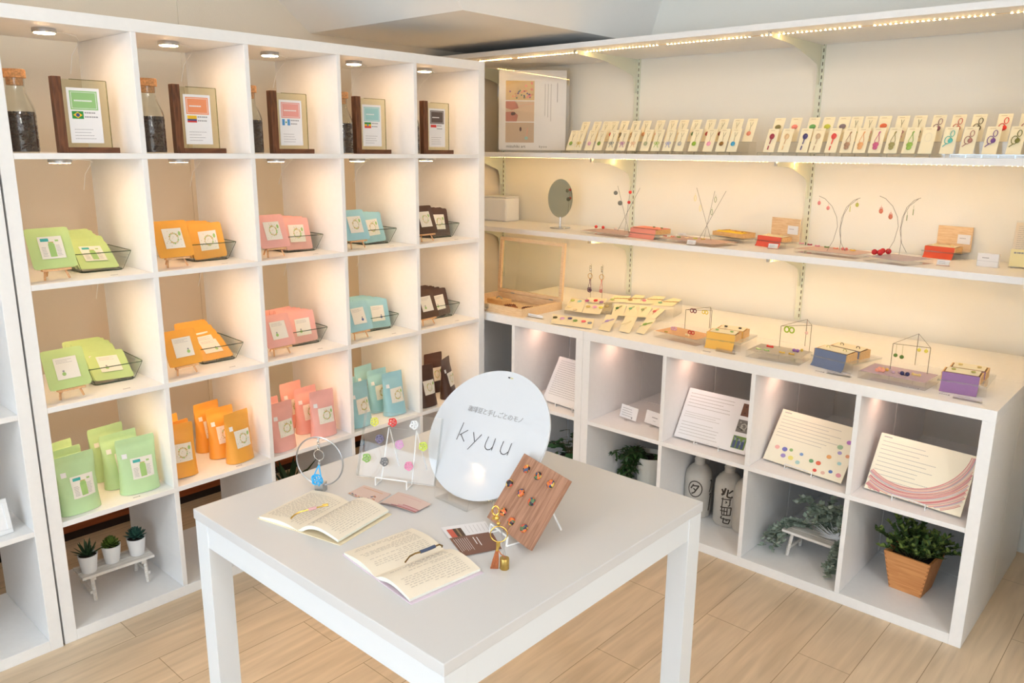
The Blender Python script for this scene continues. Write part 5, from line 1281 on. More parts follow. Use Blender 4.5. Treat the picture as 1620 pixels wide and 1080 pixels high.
# two bag charms hanging on thin wire stands
for k, (px, cn, rgb, base_y) in enumerate(((934, 'purple', (104, 66, 96), 474), (952, 'pink', (220, 140, 140), 476))):
    q = at(px, base_y, 2, ZT); X = q.x
    t = thing('charm_stand', 'thin wire stand holding the %s cord charm' % cn, 'charm stand', (q.x, q.y, ZT), RZ)
    b = MB(); b.box(-.016, .016, -.012, .012, 0, .008); b.build('clear_base', ACRYE, t); b = MB(); b.tube([(0, 0, .008), (0, 0, .172), (0, -.006, .176)], .0008, 5); b.build('wire', WIRE, t)
    c = thing('key_charm', '%s knotted charm with clasp and ring hanging on a wire behind the cards' % cn, 'key ring', (q.x-.006, q.y, ZT), RZ)
    b = MB(); b.tube([(.004*math.cos(j*PI/5), -.002, .158+.010*math.sin(j*PI/5)) for j in range(10)], .0016, 5, closed=True); b.ball((0, -.002, .144), .0055, 8, 6, (.9, .5, 1.3)); b.build('clasp', CHROME, c, smooth=True)
    b = MB(); b.tube([(.0125*math.cos(j*PI/12), -.002, .117+.0125*math.sin(j*PI/12)) for j in range(24)], .0014, 5, closed=True); b.build('key_ring', GOLD, c, smooth=True)
    b = MB(); b.box(-.002, .002, -.004, 0, .092, .104)
    for s in (-1, 1): b.tube([(0, -.002, .092), (s*.005, -.003, .074), (s*.008, -.003, .060)], .0012, 5)
    b.T = Matrix.Translation((0, -.002, .050)); knot(b, .0125 if k == 0 else .009, k); b.ball((0, 0, 0), .006, 8, 6, (1, .6, 1)); b.build('cord_drop', clr(rgb), c, smooth=True)

# cards with studs, lying on tilted clear stands
def flat_card(label, corners, z, stub, group, cname='ornament_card'):
    """cream card on the counter, corners FL FR BR BL as photo positions on the plane z (FL/FR low, BR/BL raised)"""
    (zf, zb) = z; FL, FRr, BR, BL_ = (at(*corners[0], 2, ZT+zf), at(*corners[1], 2, ZT+zf), at(*corners[2], 2, ZT+zb), at(*corners[3], 2, ZT+zb))
    t = thing(cname, label, 'ornament card', tuple(FL), 0, group)
    b = MB(); P = [FL-FL, FRr-FL, BR-FL, BL_-FL]; n = (P[1]).cross(P[3]).normalized(); dn = n*-.0006
    b.add([tuple(p) for p in P]+[tuple(p+dn) for p in P], [(0, 1, 2, 3), (7, 6, 5, 4), (0, 4, 5, 1), (1, 5, 6, 2), (2, 6, 7, 3), (3, 7, 4, 0)]); b.build('card', CREAM, t)
    for (u, v, rgb, kd) in stub:
        c = P[0].lerp(P[1], u).lerp(P[3].lerp(P[2], u), v)+n*.002; ux_ = P[1].normalized(); vy_ = n.cross(ux_)
        b = MB(); b.T = Matrix(((ux_.x, vy_.x, n.x, c.x), (ux_.y, vy_.y, n.y, c.y), (ux_.z, vy_.z, n.z, c.z), (0, 0, 0, 1)))
        if kd == 'stud': b.ball((0, 0, 0), .0092, 9, 6, (1, 1, .45)); b.tube([(.009*math.cos(j*PI/6), .009*math.sin(j*PI/6), .001) for j in range(12)], .0015, 4, closed=True); b.tube([(0, -.008, 0), (-.001, -.022, -.001)], .0006, 4)
        elif kd == 'loop':
            b.ball((0, 0, .001), .009, 9, 6, (.85, 1.3, .4)); b.tube([(.001, .008, 0), (.006, .026, 0), (.012, .030, 0), (.013, .022, 0), (.003, .006, 0)], .0010, 4); b.tube([(0, -.010, 0), (-.001, -.030, 0)], .0008, 4)
        elif kd == 'hair': 
            for q in range(5): b.tube([(-.030+.013*q, .001+.003*(q % 2), 0), (-.021+.013*q, -.003, .001), (-.014+.013*q, .003, 0)], .0014, 4)
        elif kd == 'thread': b.tube([(-.008, -.028, 0), (.004, .0, 0), (.006, .024, 0), (.010, .020, 0), (.010, -.026, 0)], .0007, 4)
        b.build('cord_ornament', clr(rgb), t, smooth=True)
    return t
def c3(sx, sy): return (860+sx/7.364, 450+sy/7.364)
G1 = 'cream cards on the counter'
flat_card('cream strip card with six studs at the front edge of the counter', [c3(85, 450), c3(560, 515), c3(592, 400), c3(112, 345)], (.004, .018),
          [(.07, .62, (90, 80, 50), 'stud'), (.25, .62, (224, 170, 206), 'stud'), (.43, .72, (94, 84, 124), 'stud'), (.57, .55, (130, 164, 90), 'stud'), (.77, .58, (236, 96, 110), 'stud'), (.92, .50, (154, 160, 166), 'stud')], G1)
flat_card('cream card with pale studs right of the wooden case, rear left', [c3(240, 290), c3(440, 325), c3(500, 185), c3(330, 150)], (.022, .048),
          [(.18, .75, (200, 204, 100), 'stud'), (.62, .80, (160, 206, 190), 'stud'), (.22, .22, (236, 214, 160), 'stud'), (.60, .1, (236, 214, 170), 'stud')], G1)
flat_card('cream card with yellow and violet studs beside the red-studded one', [c3(445, 325), c3(655, 345), c3(712, 225), c3(505, 205)], (.020, .044),
          [(.20, .55, (220, 190, 110), 'stud'), (.56, .58, (226, 160, 190), 'stud'), (.90, .58, (226, 214, 80), 'stud')], G1)
flat_card('cream card with a red stud behind the yellow and violet one', [c3(470, 200), c3(700, 225), c3(740, 165), c3(520, 150)], (.046, .058),
          [(.12, .2, (190, 90, 130), 'stud'), (.52, .4, (214, 50, 46), 'stud'), (.85, .2, (160, 110, 150), 'stud')], G1)
flat_card('cream card with one sand coloured stud left of the dark green one', [c3(690, 300), c3(775, 312), c3(800, 215), c3(715, 208)], (.020, .040), [(.4, .5, (206, 184, 130), 'stud')], G1)
mids = [((790, 352), (925, 365), (965, 235), (825, 232), (74, 118, 62), 'dark green'), ((925, 362), (1070, 372), (1130, 240), (985, 235), (146, 196, 150), 'mint'), ((1070, 372), (1195, 380), (1268, 262), (1135, 245), (170, 176, 124), 'sage'), ((1185, 385), (1300, 395), (1415, 290), (1290, 268), (216, 110, 110), 'rose red')]
for (p1, p2, p3, p4, rgb, cn) in mids:
    flat_card('cream card with a %s looped knot, middle row on the counter' % cn, [c3(*p1), c3(*p2), c3(*p3), c3(*p4)], (.020, .044), [(.34, .62, rgb, 'loop')], G1)
fr3 = [((640, 520), (765, 548), (870, 360), (735, 345), (178, 150, 204), 'lilac', 'loop'), ((870, 540), (1000, 565), (1095, 375), (955, 365), (226, 214, 170), 'pale thread', 'thread'), ((1075, 555), (1170, 580), (1312, 402), (1200, 385), (140, 172, 76), 'leaf green', 'loop')]
for (p1, p2, p3, p4, rgb, cn, kd) in fr3:
    flat_card('cream card with a %s looped ornament, front row on the counter' % cn, [c3(*p1), c3(*p2), c3(*p3), c3(*p4)], (.004, .034), [(.36, .55, rgb, kd)], G1)
bk = [((730, 200), (965, 205), (1020, 130), (830, 128), (180, 190, 110), 'yellow-green'), ((950, 210), (1090, 215), (1185, 130), (1070, 115), (180, 140, 84), 'bronze'), ((1060, 215), (1330, 225), (1425, 140), (1290, 130), (226, 130, 160), 'pink'), ((1235, 240), (1500, 250), (1610, 175), (1510, 155), (150, 200, 160), 'pale green')]
for (p1, p2, p3, p4, rgb, cn) in bk:
    flat_card('cream card with a brown and %s hair ornament at the back of the cards' % cn, [c3(*p1), c3(*p2), c3(*p3), c3(*p4)], (.052, .062), [(.55, .5, (176, 138, 80), 'hair'), (.18, .3, rgb, 'stud')], G1)
# clear sloping sheets that carry them
def sloping_sheet(label, corners, zf, zb):
    P = [at(*c, 2, ZT+z_) for c, z_ in zip(corners, (zf, zf, zb, zb))]; o = Vector((P[0].x, P[0].y, ZT))
    t = thing('display_riser', label, 'display riser', tuple(o), 0, 'clear risers'); b = MB(); Q = [p-o for p in P]
    b.add([tuple(q) for q in Q]+[(q.x, q.y, q.z-.0018) for q in Q], [(0, 1, 2, 3), (7, 6, 5, 4), (0, 4, 5, 1), (1, 5, 6, 2), (2, 6, 7, 3), (3, 7, 4, 0)]); b.build('sloping_sheet', ACRYL, t)
    for i, j in ((0, 3), (1, 2)):
        b = MB(); b.add([(Q[i].x, Q[i].y, 0), (Q[j].x, Q[j].y, 0), (Q[j].x, Q[j].y, Q[j].z-.002), (Q[i].x, Q[i].y, Q[i].z-.002), (Q[i].x, Q[i].y-.002, 0), (Q[j].x, Q[j].y-.002, 0), (Q[j].x, Q[j].y-.002, Q[j].z-.002), (Q[i].x, Q[i].y-.002, Q[i].z-.002)], [(0, 1, 2, 3), (7, 6, 5, 4), (0, 4, 5, 1), (1, 5, 6, 2), (2, 6, 7, 3), (3, 7, 4, 0)]); b.build('side_support', ACRYL, t)
sloping_sheet('clear sloping riser under the middle row of cards on the counter', [c3(780, 358), c3(1310, 402), c3(1420, 292), c3(820, 234)], .017, .040)
sloping_sheet('clear sloping riser under the rearmost cards on the counter', [c3(725, 206), c3(1515, 258), c3(1615, 180), c3(825, 130)], .048, .058)
sloping_sheet('clear sloping riser under the studded cards right of the wooden case', [c3(240, 298), c3(780, 352), c3(805, 220), c3(330, 152)], .016, .040)

# coloured acrylic trays with wire earring stands and cedar box pairs
def c6(x, y): return (1040+x/10.125, 470+y/10.12)
def c7(x, y): return (1180+x/7.364, 500+y/7.367)
def c8(x, y): return (1340+x/6.231, 520+y/6.231)
tray('clear block with an orange sheet on the counter', (1034, 523), c6(620, 690), c6(810, 585), ZT, .023, OR, [], 'clear blocks on the counter')
tray('clear block with a grey sheet on the counter', c7(0, 395), c7(620, 500), c7(770, 415), ZT, .024, GYC, [], 'clear blocks on the counter')
tray('clear block with a light purple sheet on the counter', c8(110, 412), c8(775, 540), c8(880, 450), ZT, .024, PU, [], 'clear blocks on the counter')
zz = ZT+.0246
for (p, cn, rgb, kd, r_) in ((c6(140, 560), 'olive bars', (150, 150, 60), 'bar', .004), (c6(262, 528), 'lilac rings', (206, 160, 200), 'rings', .0055), (c6(480, 620), 'cream knots', (244, 220, 170), 'pair', .0045), (c6(540, 595), 'red and black rings', (190, 44, 44), 'rings', .0062)):
    small_item('%s earring pair on the orange sheet' % cn, kd, on(*p, zz), rgb, RZ, 'earring_pair', r_)
for (p, cn, rgb, kd, r_) in ((c7(150, 390), 'pale green', (190, 206, 140), 'bar', .006), (c7(240, 405), 'mint', (170, 200, 130), 'bar', .006), (c7(280, 365), 'bright red', (224, 50, 40), 'bar', .0075), (c7(420, 432), 'gold', (220, 180, 80), 'bar', .006), (c7(530, 450), 'amber', (222, 176, 70), 'bar', .006), (c7(580, 418), 'violet', (146, 96, 168), 'pair', .0058), (c7(650, 412), 'yellow', (224, 190, 70), 'ball', .005)):
    small_item('%s earring pair on the grey sheet' % cn, kd, on(*p, zz), rgb, RZ, 'earring_pair', r_)
for (p, cn, rgb, kd, r_) in ((c8(320, 425), 'coral cluster', (240, 160, 130), 'cluster', .0085), (c8(372, 415), 'golden', (224, 176, 80), 'pair', .0055), (c8(455, 440), 'left mauve', (196, 160, 170), 'ball', .0055), (c8(517, 445), 'right mauve', (196, 160, 170), 'ball', .0055), (c8(567, 462), 'navy', (40, 42, 84), 'pair', .0068), (c8(680, 465), 'pale gold', (224, 190, 120), 'bar', .008)):
    small_item('%s earring on the light purple sheet' % cn, kd, on(*p, zz), rgb, RZ, 'earring_piece', r_)
def tri_stand(label, feet, tops, base):
    """three-sided wire frame; feet/tops = photo positions of left, rear and right posts"""
    P = []; 
    for (fx, fy), (tx, ty) in zip(feet, tops):
        f = at(fx, fy, 2, base); g = at(tx, ty, 0, f.x); P.append((f, Vector((f.x, f.y, g.z))))
    zt = sum(g.z for _, g in P)/3; o = P[0][0]; t = thing('earring_stand', label, 'earring stand', (o.x, o.y, base), 0)
    for f, g in P:
        b = MB(); b.tube([tuple(f-o+Vector((0, 0, .0005))), (f.x-o.x, f.y-o.y, zt-base)], .0011, 5); b.build('post', WIRE, t)
    T3 = [(f.x-o.x, f.y-o.y, zt-base) for f, _ in P]
    for i, j in ((0, 1), (1, 2), (0, 2)): 
        b = MB(); b.tube([T3[i], T3[j]], .0008, 5); b.build('top_bar', WIRE, t)
    return o, zt, P
o1, zt1, P1 = tri_stand('three-post wire frame standing on the orange sheet block', [c6(435, 545), c6(830, 500), c6(850, 560)], [c6(455, 180), c6(830, 145), c6(870, 240)], ZT)
o2, zt2, P2 = tri_stand('three-post wire frame with lime rings at the grey sheet block', [c7(382, 440), c7(686, 350), c7(735, 430)], [c7(412, 70), c7(716, 55), c7(770, 130)], ZT)
o3, zt3, P3 = tri_stand('three-post wire frame with green and yellow drops at the purple sheet block', [c8(415, 470), c8(668, 358), c8(780, 520)], [c8(458, 118), c8(702, 92), c8(825, 168)], ZT)
def hang(label, P, frac, zt, px, py, rgb, kd, r_, ia=0, ib=2):
    f = P[ia][0].lerp(P[ib][0], frac); q = at(px, py, 0, f.x); b = MB(); 
    L = zt-q.z
    if kd == 'drop': b.tube([(0, 0, L-.001), (0, 0, r_)], .0004, 4); b.ball((0, 0, 0), r_, 10, 8)
    elif kd == 'rings':
        for s in (-1, 1): b.tube([(-.001, s*r_*1.1+r_*math.cos(j*PI/7), r_*1.15*math.sin(j*PI/7)) for j in range(14)], r_*.30, 6, closed=True)
        b.tube([(-.001, -r_*1.1, r_*1.3), (-.001, r_*1.1, r_*1.3)], r_*.12, 4)
        b.tube([(0, 0, r_*1.3), (0, 0, L)], .0004, 4)
    tag(b.build('hanging_earring', clr(rgb), loc=(f.x, q.y, q.z), smooth=True), label, 'earring')
hang('dark plum ring earrings on the wire frame over the orange block', P1, .35, zt1, *c6(578, 217), (116, 40, 66), 'rings', .0065)
hang('yellow ring earrings on the wire frame over the orange block', P1, .85, zt1, *c6(765, 240), (234, 210, 70), 'rings', .006)
hang('lime ring earrings on the wire frame over the grey block', P2, .4, zt2, *c7(507, 158), (160, 190, 50), 'rings', .0085)
hang('pale pink drop on the wire frame over the grey block', P2, .95, zt2, *c7(706, 195), (236, 200, 190), 'drop', .006, 0, 1)
hang('left dark green drop on the wire frame over the purple block', P3, .15, zt3, *c8(478, 260), (84, 120, 44), 'drop', .0062)
hang('right dark green drop on the wire frame over the purple block', P3, .28, zt3, *c8(539, 277), (84, 120, 44), 'drop', .0065)
hang('left yellow drop on the wire frame over the purple block', P3, .7, zt3, *c8(710, 208), (232, 220, 90), 'drop', .0055)
hang('right yellow drop on the wire frame over the purple block', P3, .88, zt3, *c8(780, 220), (232, 220, 90), 'drop', .0058)
pair_boxes('orange', (c6(740, 645), c6(1330, 735), c6(1630, 600)), ZT, .034, cloth_mat('orange', (246, 190, 90)), ((160, 190, 110), 'stud'), ((60, 50, 40), 'stud'), 'with two black bows')
pair_boxes('navy', ((1283, 560), c7(1240, 560), c7(1470, 440)), ZT, .034, cloth_mat('navy', (116, 126, 152)), ((200, 196, 130), 'ring'), ((60, 46, 44), 'ring'), 'with two dark rings')
pair_boxes('purple', (c8(890, 490), c8(1380, 570), c8(1530, 445)), ZT, .034, cloth_mat('purple', (156, 116, 160)), ((180, 170, 90), 'stud'), ((214, 184, 110), 'stud'), 'last on the counter')
for (px, py, lab) in ((1147, 558, 'in front of the orange cloth'), (1326, 594, 'in front of the navy cloth'), (1530, 634, 'in front of the purple cloth')):
    mini_card('clear price card holder %s on the counter' % lab, px, py, ZT, .075, .014, glass('clear_card', (.95, .93, .95), 2.0), RZ, 1)
for (px, py, lab) in ((1118, 556, 'orange cloth'), (1297, 588, 'navy cloth'), (1446, 614, 'light purple sheet'), (1494, 624, 'purple cloth')):
    q = on(px, py, ZT); tagcard(q.x, q.y, ZT, RZ, 'tiny price sticker on the counter near the %s' % lab, .034, 'price stickers on the counter')
for (px, py, lab) in ((222, 762, ''),):
    pass

# ------------------------------------------------------------------ contents of the low cubbies
zm = t_+c_+d_
def board_card(label, x, y, rz, tl, w_, h_, kind, seed):
    """A4 board leaning on a wire easel"""
    z0 = zm+.008
    t = thing('leaning_board', label, 'information board', (x, y, z0), rz)
    base = {'text': PAPER, 'photo': PAPER, 'dots': mat('board_cream', (248, 240, 216), .6), 'ring': mat('board_cream', (248, 240, 216), .6)}[kind]
    b = MB(); b.box(0, w_, 0, .004, 0, h_); b.build('board', base, t, rot=(-tl, 0, 0))
    rr = random.Random(seed); b = MB()
    if kind == 'text': textlines(b, .02, w_-.015, .03, h_-.012, 17, -.0004, th=.16, rnd=rr, fill=.9, word=(.01, .04))
    elif kind == 'photo':
        textlines(b, .014, w_*.78, h_*.62, h_-.012, 5, -.0004, th=.16, rnd=rr, word=(.01, .03)); textlines(b, .014, w_*.70, h_*.42, h_*.55, 3, -.0004, th=.16, rnd=rr, word=(.01, .03)); textlines(b, .014, w_*.72, .012, h_*.36, 5, -.0004, th=.14, rnd=rr, word=(.01, .03))
    else:
        textlines(b, .012, .05, h_-.014, h_-.006, 1, -.0004, th=.5, rnd=rr); textlines(b, .012, w_*.86, h_*(.46 if kind == 'dots' else .12), h_-.018, 7 if kind == 'dots' else 11, -.0004, th=.13, rnd=rr, fill=.95 if kind == 'dots' else .72, word=(.008, .02))
    b.build('printed_text', mat('board_ink', (182, 176, 168), .8) if kind != 'text' else INK, t, rot=(-tl, 0, 0))
    if kind == 'photo':
        cols = [[(110, 70, 50), (80, 50, 40)], [(120, 116, 110), (60, 56, 54), (180, 176, 166)], [(110, 140, 70), (70, 84, 120), (140, 150, 170)]]
        for k in range(3):
            b = MB(); x0_, x1_ = w_*.79, w_*.97; z1_ = h_*(.93-.31*k); z0_ = z1_-h_*.24
            rect(b, x0_, x1_, z0_, z1_, -.0005, 0)
            for q in range(18 if k else 6): disc(b, rr.uniform(x0_+.004, x1_-.004), rr.uniform(z0_+.004, z1_-.004), rr.uniform(.002, .0045), -.0007, 7, q % len(cols[k]))
            if k == 2:
                for q in range(3): rect(b, x0_+.004+.016*q, x0_+.015+.016*q, z0_+.002, z0_+.030, -.0009, 1); rect(b, x0_+.0065+.016*q, x0_+.0125+.016*q, z0_+.030, z0_+.038, -.0009, 2)
            if k == 1: ring(b, (x0_+x1_)/2, (z0_+z1_)/2, .012, .004, -.0009, m=2)
            b.build('photo_print', [mat('bph_%d_%d' % (k, j), c, .5) for j, c in enumerate(cols[k])], t, rot=(-tl, 0, 0))
    if kind == 'dots':
        cl = [(240, 180, 170), (120, 120, 190), (150, 186, 120), (130, 160, 206), (170, 150, 206), (236, 226, 130), (180, 214, 206), (120, 170, 120), (236, 120, 90), (230, 90, 76), (232, 190, 170), (100, 130, 190), (240, 176, 110), (180, 166, 210), (170, 210, 210), (190, 130, 200), (170, 200, 160), (236, 170, 130), (230, 160, 170)]
        ps = [(.12, .28), (.22, .28), (.30, .30), (.44, .28), (.23, .16), (.33, .16), (.43, .12), (.58, .22), (.67, .22), (.66, .08), (.76, .08), (.84, .14), (.76, .38), (.86, .50), (.90, .32), (.92, .72), (.84, .60), (.96, .48), (.94, .12)]
        b = MB()
        for k, ((u, v), c) in enumerate(zip(ps, cl)): disc(b, w_*u, h_*v, rr.uniform(.0065, .0105), -.0006, 12, k, .8)
        b.build('coloured_spots', [mat('spot_%d_%d_%d' % c, c, .7) for c in cl], t, rot=(-tl, 0, 0))
    if kind == 'ring':
        cl = [(214, 130, 130), (236, 178, 170), (196, 150, 150), (240, 196, 176), (222, 140, 130), (206, 170, 190), (190, 190, 180), (240, 206, 196), (226, 160, 140), (204, 120, 124)]
        b = MB(); n = 40; cx, cz = w_*.36, h_*1.02
        def inside(p): return (min(w_-.001, max(.001, p[0])), -.0006, min(h_-.001, max(.001, p[1])))
        for k in range(30):
            r0 = h_*.88*1.0+.0022*k*.9; col = k % 10; tt_ = .0016*(1+.5*rr.random())
            vs = []; a0, a1 = R(-128), R(6)
            for j in range(n+1):
                a_ = a0+(a1-a0)*j/n; sp = (1+.10*(j/n)*(k/30)); rx = r0*1.02*(1+.16*k/30*math.sin(PI*j/n)); rz_ = r0*(.93+.05*k/30)
                wob = .0012*math.sin(a_*3+k)
                vs.append(((cx+(rx+wob)*math.cos(a_), cz+(rz_+wob)*math.sin(a_)), (cx+(rx+wob-tt_)*math.cos(a_), cz+(rz_+wob-tt_)*math.sin(a_))))
            for j in range(n):
                q4 = [vs[j][0], vs[j+1][0], vs[j+1][1], vs[j][1]]
                if all(0 < p[0] < w_ and 0 < p[1] < h_ for p in q4): b.add([(p[0], -.0006-.00001*k, p[1]) for p in q4], [(0, 1, 2, 3)], col)
        b.build('pink_ring_drawing', [mat('ringline_%d' % j, c, .7) for j, c in enumerate(cl)], t, rot=(-tl, 0, 0))
    ex_, ey_, up_ = basis(rz, tl); c = Vector((x, y, 0))+ex_*w_/2
    wire_stand('white wire stand holding the '+label.split(' in ')[0], (c.x, c.y, zm), rz, .10, tl, h_=.14, r=.0018, group='wire stands in the low cubbies')
board_card('white board with close handwriting in the two by two shelf', 1.905, -.262, R(-96), R(30), .295, .205, 'text', 1)
board_card('white board with writing and three photos in its right column in a cubby', 1.899, -.928, R(-89.7), R(31.3), .292, .200, 'photo', 2)
board_card('cream board with writing and coloured watercolour spots in a cubby', 1.918, -1.282, R(-97), R(33.9), .292, .196, 'dots', 3)
board_card('cream board with writing and a big pink brushed ring in a cubby', 1.903, -1.640, R(-95), R(27.8), .292, .192, 'ring', 4)
for (px, py, lab, big) in ((992, 667, 'left white name card with fine print on a clear foot', 1), (1032, 677, 'right white name card with a short name on a clear foot', 0)):
    q = on(px, py-2, zm); t = thing('name_card', lab, 'card stand', (q.x, q.y, zm), R(-100))
    b = MB(); b.box(-.046, .046, 0, .0008, .008, .060); b.cur = 1
    if big: textlines(b, -.036, .036, .014, .052, 4, -.0004, th=.2, rnd=random.Random(1)); rect(b, .018, .024, .012, .020, -.0006)
    else: textlines(b, -.012, .030, .034, .040, 1, -.0004, th=.6, rnd=random.Random(3)); textlines(b, -.004, .016, .022, .026, 1, -.0004, th=.4, rnd=random.Random(3))
    b.build('card', [PAPER, INK], t, rot=(-R(15), 0, 0))
    b = MB(); b.box(-.008, .008, -.012, .022, 0, .002); b.box(-.007, .007, -.010, -.008, .002, .016); b.build('clear_foot', ACRYL, t)
# trailing fig in a white ribbed pot
px_, py_ = 2.03, -.755; ZL = t_
q = at(998, 750, 2, ZL); 
sl = thing('pallet_board', 'pale wooden slat mat under the white ribbed pot', 'slat mat', (1.87, -.60, ZL), RZ)
for k in range(5):
    b = MB(); b.box(.02, .29, .02+k*.062, .065+k*.062, .006, .016); b.build('slat', PALEW, sl)
for k in (0, 1):
    b = MB(); b.box(.04+k*.2, .06+k*.2, .02, .30, 0, .0058); b.build('crossbar', PALEW, sl)
pc_ = Vector((2.125, -.690, ZL+.0162))
p = thing('potted_trailing_plant', 'dark green trailing plant spilling from a white ribbed pot', 'potted plant', tuple(pc_), 0)
prof = [(.048, 0), (.050, .002)]
for k in range(8): z_ = .008+k*.011; prof += [(.0515+.0012*k, z_), (.0535+.0012*k, z_+.0055)]
prof += [(.066, .105), (.069, .132), (.070, .137), (.066, .137), (.064, .128), (.060, .11)]
b = MB(); b.lathe(prof, 40); b.build('pot', mat('ribbed_pot_white', (238, 236, 226), .3), p, smooth=True)
b = MB(); b.lathe([(.0605, .112), (.062, .118), (.02, .121), (.001, .122)], 24); b.build('soil', SOIL, p)
FOL = mat('ficus_leaf', (52, 84, 40), .4, noise=.55, nscale=26)
rr = random.Random(11); b = MB(); st_ = MB()
for k in range(26):
    az = rr.uniform(0, 2*PI) if k < 6 else rr.uniform(R(92), R(170)); rad = rr.uniform(.08, .15); drop = rr.uniform(.02, .13)
    P0 = Vector((.02*math.cos(az), .02*math.sin(az), .12)); P1 = P0+Vector((math.cos(az)*.05, math.sin(az)*.05, .05+rr.uniform(0, .05))); P2 = P0+Vector((math.cos(az)*rad, math.sin(az)*rad, .0-(drop if k >= 6 else -.03)))
    pts = []
    for j in range(13):
        s = j/12; pts.append(P0*(1-s)**2+P1*2*s*(1-s)+P2*s*s)
    st_.tube([tuple(v) for v in pts], .0012, 4)
    for j in range(2, 13):
        for side in (0, 1, 2):
            d = Vector((rr.uniform(-1, 1), rr.uniform(-1, 1), rr.uniform(-.7, .5)))
            leaf(b, pts[j], d, rr.uniform(.020, .034), rr.uniform(.011, .016), .08, curl=.3, n=3)
b.build('leaves', FOL, p, smooth=True); st_.build('stems', mat('stem_brown', (96, 84, 50), .6), p)
# ivy in the shelf to the left
p = thing('ivy_plant', 'dark green ivy behind the oval sign in the two by two shelf', 'plant', (2.00, -.36, ZL), 0)
b = MB(); b.lathe([(.045, 0), (.055, .08), (.057, .09), (.052, .09), (.05, .08)], 28); b.build('pot', mat('dark_pot', (64, 62, 60), .5), p, smooth=True)
b = MB(); b.lathe([(.0505, .078), (.001, .081)], 20); b.build('soil', SOIL, p)
b = MB(); st_ = MB(); rr = random.Random(9)
def ivyleaf(b, c, d, s):
    d = Vector(d).normalized(); u = d.cross(Vector((0, 0, 1)));
    if u.length < .1: u = Vector((1, 0, 0))
    u.normalize(); c = Vector(c); n = u.cross(d)
    shp = [(0, 0), (.35, -.05), (.52, .28), (.26, .38), (.30, .72), (0, 1.05), (-.30, .72), (-.26, .38), (-.52, .28), (-.35, -.05)]
    vs = [c+u*x*s+d*y*s+n*(-.18*abs(x)*s) for x, y in shp]
    b.add([tuple(v) for v in vs]+[tuple(v-n*.0006) for v in vs], [tuple(range(10)), tuple(reversed(range(10, 20)))])
for k in range(46):
    az = rr.uniform(0, 2*PI); r_ = rr.uniform(.02, .12); zt_ = .10+rr.uniform(-.02, .10)
    e_ = (r_*math.cos(az), r_*math.sin(az), zt_); st_.tube([(0, 0, .08), (r_*.5*math.cos(az), r_*.5*math.sin(az), zt_+.01), e_], .0010, 4)
    ivyleaf(b, e_, (math.cos(az)+rr.uniform(-.5, .5), math.sin(az)+rr.uniform(-.5, .5), rr.uniform(-.6, .5)), rr.uniform(.034, .052))
b.build('leaves', mat('ivy_leaf', (44, 84, 44), .45, noise=.5, nscale=30), p); st_.build('stems', mat('stem_brown', (96, 84, 50), .6), p)
q = at(897, 722, 2, ZL)
t = thing('glass_jar', 'clear glass jar beside the ivy', 'jar', (1.93, -.452, ZL), 0)
b = MB(); b.lathe([(.028, 0), (.030, .004), (.031, .07), (.026, .085), (.026, .095), (.024, .095), (.024, .084), (.029, .07), (.028, .006)], 28, cap=False); b.build('jar_body', GLASS, t, smooth=True)
b = MB(); b.lathe([(.027, .0955), (.0275, .099), (.020, .108), (.002, .112)], 24); b.build('lid', GLASSEDGE, t, smooth=True)
# sake bottles
CER = mat('grey_stoneware', (196, 190, 180), .28, noise=.10, nscale=14); BRU = mat('brush_ink', (58, 48, 40), .5); BRO = mat('brush_rust', (126, 70, 46), .5)
BP = [(.044, 0), (.048, .002), (.0505, .008), (.0515, .02), (.052, .09), (.052, .148), (.049, .170), (.040, .186), (.028, .197), (.0205, .203), (.0195, .214), (.0215, .221), (.0185, .226), (.0185, .233), (.0215, .239), (.0205, .246), (.0165, .248), (.0155, .236)]
def bottle(label, x, y, marks, turn):
    t = thing('sake_bottle', label, 'bottle', (x, y+.03, ZL), 0); t.scale = (1.05, 1.05, 1.06); b = MB(); b.lathe(BP, 44); b.build('bottle_body', CER, t, smooth=True)
    def onb(a_, z_, off=.0006):
        r_ = .052
        for (r1, z1), (r2, z2) in zip(BP, BP[1:]):
            if z1 <= z_ <= z2: r_ = r1+(r2-r1)*(z_-z1)/max(1e-6, z2-z1); break
        A_ = R(turn)+a_; return (math.cos(A_)*(r_+off), math.sin(A_)*(r_+off), z_)
    for nm, mm, sts in marks:
        b = MB()
        for (wd, pts) in sts:
            for (p0, p1) in zip(pts, pts[1:]):
                k = max(2, int(math.hypot(p1[0]-p0[0], p1[1]-p0[1])/.004))
                for j in range(k):
                    s0, s1 = j/k, (j+1.15)/k
                    a0_, z0_ = p0[0]+(p1[0]-p0[0])*s0, p0[1]+(p1[1]-p0[1])*s0; a1_, z1_ = p0[0]+(p1[0]-p0[0])*s1, p0[1]+(p1[1]-p0[1])*s1
                    dx, dz = a1_-a0_, z1_-z0_; L = math.hypot(dx, dz) or 1e-6; nx, nz = -dz/L*wd/2, dx/L*wd/2
                    b.add([onb((-u_)/.052, v_) for u_, v_ in ((a0_-nx, z0_-nz), (a1_-nx, z1_-nz), (a1_+nx, z1_+nz), (a0_+nx, z0_+nz))], [(0, 1, 2, 3)])
        b.build(nm, mm, t)
    return t
